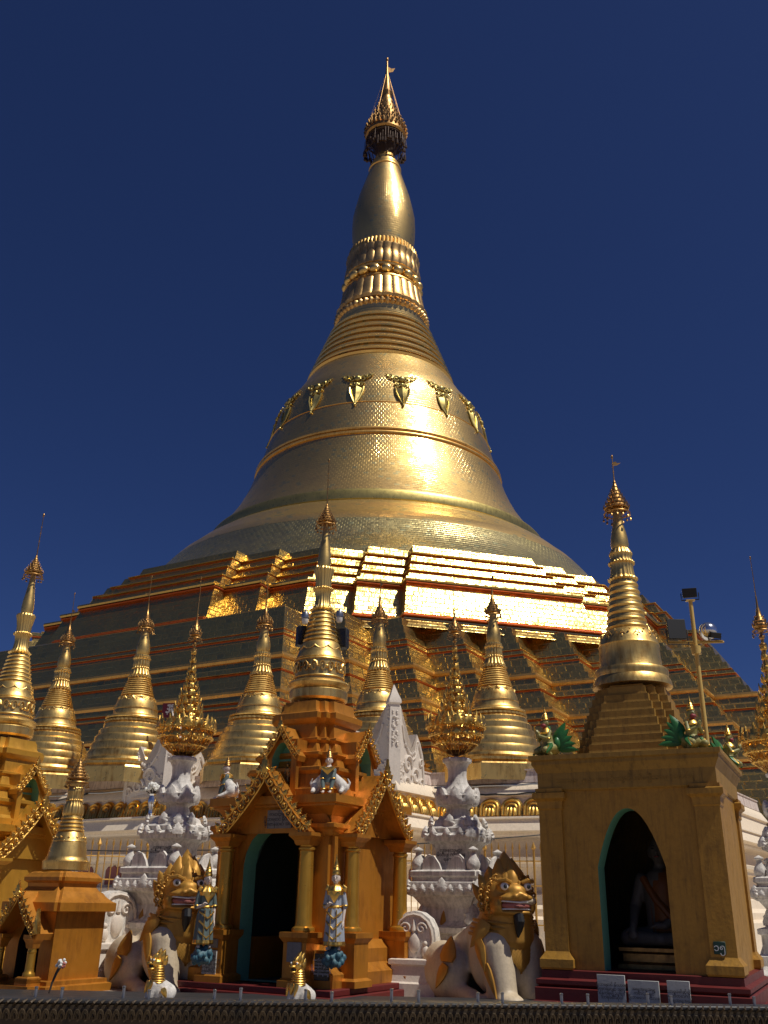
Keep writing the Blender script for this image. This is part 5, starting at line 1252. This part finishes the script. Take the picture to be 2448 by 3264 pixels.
def nat_statue(label, loc, rot, robe_mat, arm_bent, sc=1.0):
    t = thing('standing_statue', label, 'statue', loc, rot, 'robed standing statues on blue rocks', sc)
    rock(t, (0, 0, .22), .235, 3)
    m = MB(); z0 = .34
    for s in (-1, 1):
        m.cap((s*.075, 0, z0+.1), (s*.085, 0, z0+.04), .04, .036, 9); m.cap((s*.085, .02, z0+.022), (s*.12, -.10, z0+.018), .035, .028, 8)
        for k in range(4): m.ell((s*(.11+.012*(k-1.5)), -.128+.004*abs(k-1), z0+.012), (.009, .016, .009), 6, 5)
        m.cap((s*.06, 0, z0+.55), (s*.075, 0, z0+.1), .075, .045, 10)
    m.cap((0, 0, z0+.55), (0, 0, z0+.82), .10, .12, 14); m.cap((0, 0, z0+.82), (0, -.005, z0+.97), .06, .045, 10)
    sh = z0+.86
    m.cap((-.13, 0, sh), (-.19, .01, sh-.24), .045, .036, 10)
    if arm_bent: m.cap((-.19, .01, sh-.24), (-.13, -.13, sh-.22), .035, .026, 9); hand(m, (-.12, -.15, sh-.215), (.5, -.5, .35), (0, .3, 1), 1.1)
    else: m.cap((-.19, .01, sh-.24), (-.17, -.05, sh-.46), .035, .026, 9); hand(m, (-.17, -.055, sh-.48), (0, -.15, -1), (-1, 0, 0), 1.1)
    m.cap((.13, 0, sh), (.19, .01, sh-.24), .045, .036, 10); m.cap((.19, .01, sh-.24), (.175, -.06, sh-.44), .035, .026, 9); hand(m, (.175, -.065, sh-.46), (-.05, -.2, -1), (1, 0, 0), 1.1)
    face(m, (0, -.02, z0+1.06), 1.0)
    remesh(m.build('body', M_skin, t), .0085, 1); face_marks(t, (0, -.02, z0+1.06), 1.02)
    m = MB(); fl = lambda q: 1+.05*math.cos(q*10)
    m.lathe([(.20, z0+.06), (.205, z0+.1), (.18, z0+.35), (.165, z0+.5), (.13, z0+.62), (.14, z0+.76), (.165, z0+.85), (.11, z0+.93), (.06, z0+.95)], 60, mod=fl, cap0=True)
    for s in (-1, 1): m.cap((s*.14, 0, sh), (s*.197, .01, sh-.22), .058, .052, 12)
    m.build('robe', robe_mat, t)
    m = MB(); fl2 = lambda q: 1+.05*math.cos(q*10)
    m.lathe([(.207, z0+.055), (.218, z0+.075), (.207, z0+.12)], 60, mod=fl2, cap0=False, cap1=False); m.build('gold_hem', M_leaf, t)
    m = MB(); shell = [(.175, z0+.80), (.185, z0+.86), (.15, z0+.92), (.085, z0+.965), (.06, z0+.97)]; m.lathe(shell, 30, mod=lambda q: 1+.06*math.cos(8*q), cap0=False, cap1=False)
    m.plate([(-.12, 0), (-.06, -.08), (0, -.15), (.06, -.08), (.12, 0), (0, .05)], Matrix.Translation((0, -.150, z0+.83)), .03, .02); m.build('gold_collar', M_leaf, t)
    m = MB(); m.lathe([(.135, z0+.60), (.148, z0+.625), (.135, z0+.65)], 30, cap0=False, cap1=False)
    for z_, d_ in ((z0+.50, .10), (z0+.34, .12), (z0+.20, .10)):
        m.tube([(x, -math.sqrt(max(.0005, (.175+.03*(z0+.5-z_))**2-x*x))-.012, z_+d_*(abs(x)/.15)**1.1-.05) for x in [-.15+.3*k/16 for k in range(17)]], .015, 6)
    for x in (-.055, .055): m.tube([(x*1.0, -.16, z0+.58), (x*1.15, -.185, z0+.35), (x*1.3, -.205, z0+.12)], .011, 6)
    m.build('gold_sash', M_leaf, t)
    for s in (-1, 1): 
        m = MB(); m.tube([(s*(.193)+.056*math.cos(a), .01+.056*math.sin(a), sh-.215+s*0) for a in [6.2832*k/14 for k in range(15)]], .014, 6)
        m.plate([(-.05, .02), (0, .1), (.07, .06), (.05, -.02)], Matrix.Translation((s*.16, -.03, sh)), .05, .02); m.build('shoulder_guard', M_leaf, t)
    crown(t, (0, -.01, z0+1.10), .075, .33, M_leaf)
    return t
p = at(*crop(620, 2250, .4585)(966, 1740), 16.72)
n1_ = nat_statue('statue in pale blue robe on a turquoise rock at the central shrine corner', (p.x, p.y, .46), R(-6), M_robe, True, 1.03); n1_.scale = (.84, .84, 1.03)
p = at(*crop(250, 2350, .4132)(975, 1650), 17.55)
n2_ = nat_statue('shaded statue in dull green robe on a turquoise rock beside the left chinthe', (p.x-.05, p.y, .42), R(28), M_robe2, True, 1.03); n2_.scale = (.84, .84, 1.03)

def sphinx(label, loc, rot, sc):
    t = thing('sphinx_statue', label, 'statue', loc, rot, 'crowned half lion statues on the central shrine cornice', sc)
    m = MB()
    for s in (-1, 1):
        m.cap((s*.07, 0, .30), (s*.21, .08, .18), .10, .11, 12); m.ell((s*.25, .08, .13), (.10, .14, .13), 12, 9); m.cap((s*.27, .0, .1), (s*.26, -.14, .04), .05, .04, 8)
        m.ell((s*.26, -.17, .03), (.04, .06, .03), 8, 6); m.tube([(s*.33, .16, .1), (s*.37, .16, .22), (s*.33, .14, .30)], [.025, .025, .012], 7)
    m.build('lion_body', M_white, t) ; remesh(t.children[0], .014, 2)
    m = MB(); m.cap((0, 0, .24), (0, -.01, .42), .095, .10, 14); m.cap((0, -.01, .42), (0, -.015, .52), .055, .04, 10)
    for s in (-1, 1):
        m.cap((s*.095, -.02, .43), (s*.10, -.08, .26), .04, .035, 9); m.cap((s*.10, -.08, .26), (s*.065, -.12, .05), .034, .028, 9); hand(m, (s*.065, -.13, .035), (0, -1, -.15), (0, 0, 1), .8)
    face(m, (0, -.025, .60), .82); remesh(m.build('body', M_skin, t), .0085, 1); face_marks(t, (0, -.025, .60), .84)
    m = MB(); m.lathe([(.11, .20), (.115, .3), (.12, .42), (.09, .47)], 24)
    for s in (-1, 1): m.cap((s*.098, -.025, .43), (s*.102, -.085, .27), .047, .043, 10); m.cap((s*.10, -.085, .25), (s*.07, -.125, .08), .040, .034, 10)
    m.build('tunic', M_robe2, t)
    m = MB(); m.plate([(-.15, .04), (-.06, -.05), (0, -.10), (.06, -.05), (.15, .04), (.06, .05), (0, .02), (-.06, .05)], Matrix.Translation((0, -.115, .43)), .05, .02); m.lathe([(.125, .40), (.11, .46), (.06, .50)], 20, cap0=False, cap1=False)
    for s in (-1, 1):
        for z_, y_ in ((.27, -.085), (.08, -.125)): m.tube([(s*(.10 if z_ > .2 else .07)+.047*math.cos(a), y_+.047*math.sin(a), z_) for a in [6.2832*k/12 for k in range(13)]], .010, 5)
    m.build('gold_collar', M_leaf, t); crown(t, (0, -.015, .64), .062, .24, M_dgold); return t
x, y = grid(CX, CY, 1.12, -1.22)
s1 = sphinx('crowned half lion statue on the near cornice corner of the central shrine', (x, y, 3.31), R(-8), .98)
x, y = grid(CX, CY, -1.22, -1.20)
copy_tree(s1, 'crowned half lion statue on the far left cornice corner of the central shrine', (x, y, 3.31), R(-72), .95)

def kinnara(label, loc, rot, sc):
    t = thing('winged_statue', label, 'statue', loc, rot, 'green winged statues on the ochre shrine roof', sc)
    m = MB(); m.ell((0, .05, .15), (.16, .2, .14), 14, 10); m.cap((0, .02, .2), (0, -.03, .44), .10, .095, 12); m.cap((0, -.03, .44), (0, -.035, .54), .05, .04, 9)
    for s in (-1, 1):
        m.cap((s*.1, .05, .16), (s*.13, -.17, .10), .075, .06, 10); m.cap((s*.13, -.17, .10), (s*.13, -.06, .03), .05, .04, 9)
        m.cap((s*.10, -.03, .44), (s*.14, -.10, .30), .04, .034, 9); m.cap((s*.14, -.10, .30), (s*.02, -.21, .36), .034, .028, 9); hand(m, (s*.014, -.22, .38), (0, -.35, 1), (s*1, 0, 0), .85)
    face(m, (0, -.045, .615), .85); remesh(m.build('body', M_bird, t), .010, 1); face_marks(t, (0, -.045, .615), .87)
    m = MB(); m.ell((0, -.09, .56), (.058, .05, .045), 12, 8); m.build('red_face_paint', M_red, t)
    for s in (-1, 1):
        m = MB()
        for k in range(5): flame_plate(m, (s*.10, .10+.01*k, .30-.03*k), (s*(.24+.05*k), .24+.03*k, .62-.13*k), .17, (s*.5, -1, .1), .035, .02)
        m.ell((s*.13, .12, .24), (.06, .08, .12), 10, 7); m.build('wing', M_green, t, ang=40)
    m = MB()
    for k in range(3): flame_plate(m, ((k-1)*.06, .2, .12), ((k-1)*.14, .42, .34), .14, (0, -1, .4), .03, .015)
    for s in (-1, 1): flame_plate(m, (s*.12, -.05, .22), (s*.20, -.20, .03), .15, (s*.5, -1, .2), .035, .02)
    m.build('green_skirt', M_green, t, ang=40)
    m = MB(); m.lathe([(.11, .40), (.125, .43), (.10, .47), (.055, .52)], 20, c=(0, -.03), cap0=False, cap1=False)
    for s in (-1, 1): m.tube([(s*.10, -.06, .22), (s*.17, -.12, .16), (s*.18, -.2, .06)], .02, 6); m.tube([(s*.14+.042*math.cos(a), -.10+.042*math.sin(a), .31) for a in [6.2832*k/12 for k in range(13)]], .011, 5)
    m.build('gold_trim', M_leaf, t); crown(t, (0, -.04, .66), .064, .26, M_leaf); return t
def on_roof(X, Y): x, y = grid(RX, RY, X, Y, RROT); return (x, y, 4.01)
k1 = kinnara('green winged statue kneeling on the left roof corner of the ochre shrine', on_roof(-1.34, -1.36), R(-62), .98)
copy_tree(k1, 'green winged statue kneeling on the near right roof corner of the ochre shrine', on_roof(1.18, -1.34), R(20), 1.0)
copy_tree(k1, 'green winged statue on the far right roof corner of the ochre shrine', on_roof(1.48, 1.2), R(60), .95)

# seated Buddha inside the ochre shrine
x, y = grid(RX, RY, .16, .25, RROT)
t = thing('seated_buddha', 'dim seated Buddha statue inside the ochre shrine doorway', 'statue', (x, y, .9), RROT, None, 1.28)
m = MB()
for s in (-1, 1): m.cap((s*.12, .0, .12), (s*.46, -.22, .11), .15, .12, 12); m.cap((s*.46, -.22, .11), (-s*.02, -.38, .10), .11, .08, 10)
m.cap((0, .02, .2), (0, .0, .78), .24, .25, 16); m.cap((0, 0, .85), (0, -.01, 1.06), .11, .085, 10)
m.cap((-.27, 0, .86), (-.38, -.05, .5), .095, .08, 10); m.cap((-.38, -.05, .5), (-.36, -.36, .27), .075, .055, 10); hand(m, (-.36, -.38, .26), (0, -.5, -.9), (0, -.9, .5), 1.7)
m.cap((.27, 0, .86), (.36, -.05, .5), .095, .08, 10); m.cap((.36, -.05, .5), (.05, -.3, .27), .075, .055, 10); hand(m, (.04, -.31, .27), (-1, -.15, 0), (0, 0, 1), 1.7)
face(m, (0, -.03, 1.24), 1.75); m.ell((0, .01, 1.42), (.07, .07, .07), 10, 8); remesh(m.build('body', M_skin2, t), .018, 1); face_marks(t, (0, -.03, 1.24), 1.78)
m = MB(); m.cap((0.03, .02, .2), (.03, .0, .76), .255, .262, 18); m.tube([(-.22, -.16, .88), (-.05, -.26, .6), (.2, -.25, .3)], .05, 8); m.cap((.28, 0, .86), (.375, -.05, .5), .107, .095, 12); m.build('robe', M_robeor, t)
t = thing('buddha_throne', 'dark stepped throne under the seated Buddha in the ochre shrine', 'throne', (x, y, 0), RROT)
m = MB(); sq_loft(m, [(.72, .57), (.72, .64), (.64, .68), (.64, .8), (.70, .84), (.70, .895)]); m.build('throne_block', M_dgold, t, ang=25)
t = thing('altar_table', 'dark low altar inside the central shrine doorway', 'altar', (*grid(CX, CY, .1, .2), .22), GRID)
m = MB(); sq_loft(m, [(.36, 0), (.36, .12), (.30, .16), (.30, .5), (.36, .54), (.36, .62)]); m.build('altar_block', M_dgold, t, ang=25)
m = MB(); m.lathe([(.1, .62), (.16, .66), (.12, .74), (.14, .85), (.05, .95)], 20); m.build('altar_bowl', M_dgold, t)

# ---------------------------------------------------------------- balustrade along the bottom of the picture
t = thing('balustrade', 'aged, shade-dark balustrade with a row of small lotus arches along the bottom', 'railing', (0, 5.12, 0), R(4.5))
m = MB(); m.box(-3.2, 3.2, .0, .13, 1.035, 1.058); bevel(m.build('coping', M_railtop, t), .008)
m = MB(); m.box(-3.2, 3.2, .02, .12, .25, .95); m.build('parapet', M_mosaic, t, False)
m = MB(); m.box(-3.2, 3.2, -.005, .125, .95, 1.034)
for k in range(170):
    x = -3.1+k*.0365
    m.tube([(x+.015*math.cos(a), -.016-.008*math.sin(a), .975+.040*math.sin(a)) for a in [math.pi*j/7 for j in range(8)]], .0052, 5); m.ell((x, -.012, .985), (.006, .008, .016), 6, 4)
    m.tube([(x-.012, -.004, 1.030), (x, -.022, 1.046), (x+.012, -.004, 1.056)], [.007, .008, .004], 5)
m.build('lotus_frieze', M_rail, t)
m = MB()
for k in range(34):
    x = -3.1+k*.185; m.tube([(x+.07*math.cos(a), .012, .86+.05*math.sin(a)) for a in [6.2832*j/16 for j in range(17)]], .008, 5); m.ell((x, .012, .86), (.02, .01, .02), 8, 5); m.tube([(x+.0925, .012, .80), (x+.0925, .012, .92)], .006, 5)
for z_ in (.94, .79): m.tube([(-3.2, .01, z_), (3.2, .01, z_)], .007, 5)
m.build('frieze_medallions', M_rail, t)
sp_ = MB(); sp_.tube([(0, 0, 1.05), (0, 0, 1.112)], .0075, 8); sp_.lathe([(.0075, 1.108), (.009, 1.110), (.009, 1.116), (.004, 1.118)], 8); s0_ = sp_.build('spike', M_metal, t)
rr = random.Random(12); xs = [-1.93+.218*k+(.055 if k % 2 else -.03)+rr.uniform(-.015, .015) for k in range(19)]
for i, x in enumerate(xs):
    o = s0_ if i == 0 else s0_.copy()
    if i: COL.objects.link(o); o.parent = t
    o.location = (x, .05+.04*(i % 2), rr.uniform(-.018, -.004))
p = at(155, 3175, 5.25)
t = thing('dried_flower', 'dry flower stem with white and pink blossom tied to the balustrade', 'flower', (p.x, p.y, 1.06), 0, None, .78)
m = MB(); m.tube([(0, 0, 0), (.01, 0, .06), (.03, 0, .12), (.05, 0, .16)], [.006, .007, .009, .012], 6); m.build('stem', M_stem, t)
m = MB(); rr = random.Random(6)
for k in range(12): m.ell((.05+rr.gauss(0, .016), rr.gauss(0, .014), .175+rr.gauss(0, .012)), .010, 6, 5)
m.build('white_blossom', M_flower, t, kind='stuff')
m = MB()
for k in range(5): m.ell((.075+rr.gauss(0, .01), rr.gauss(0, .012), .165+rr.gauss(0, .01)), .009, 6, 5)
m.build('pink_blossom', M_mouth, t, kind='stuff')
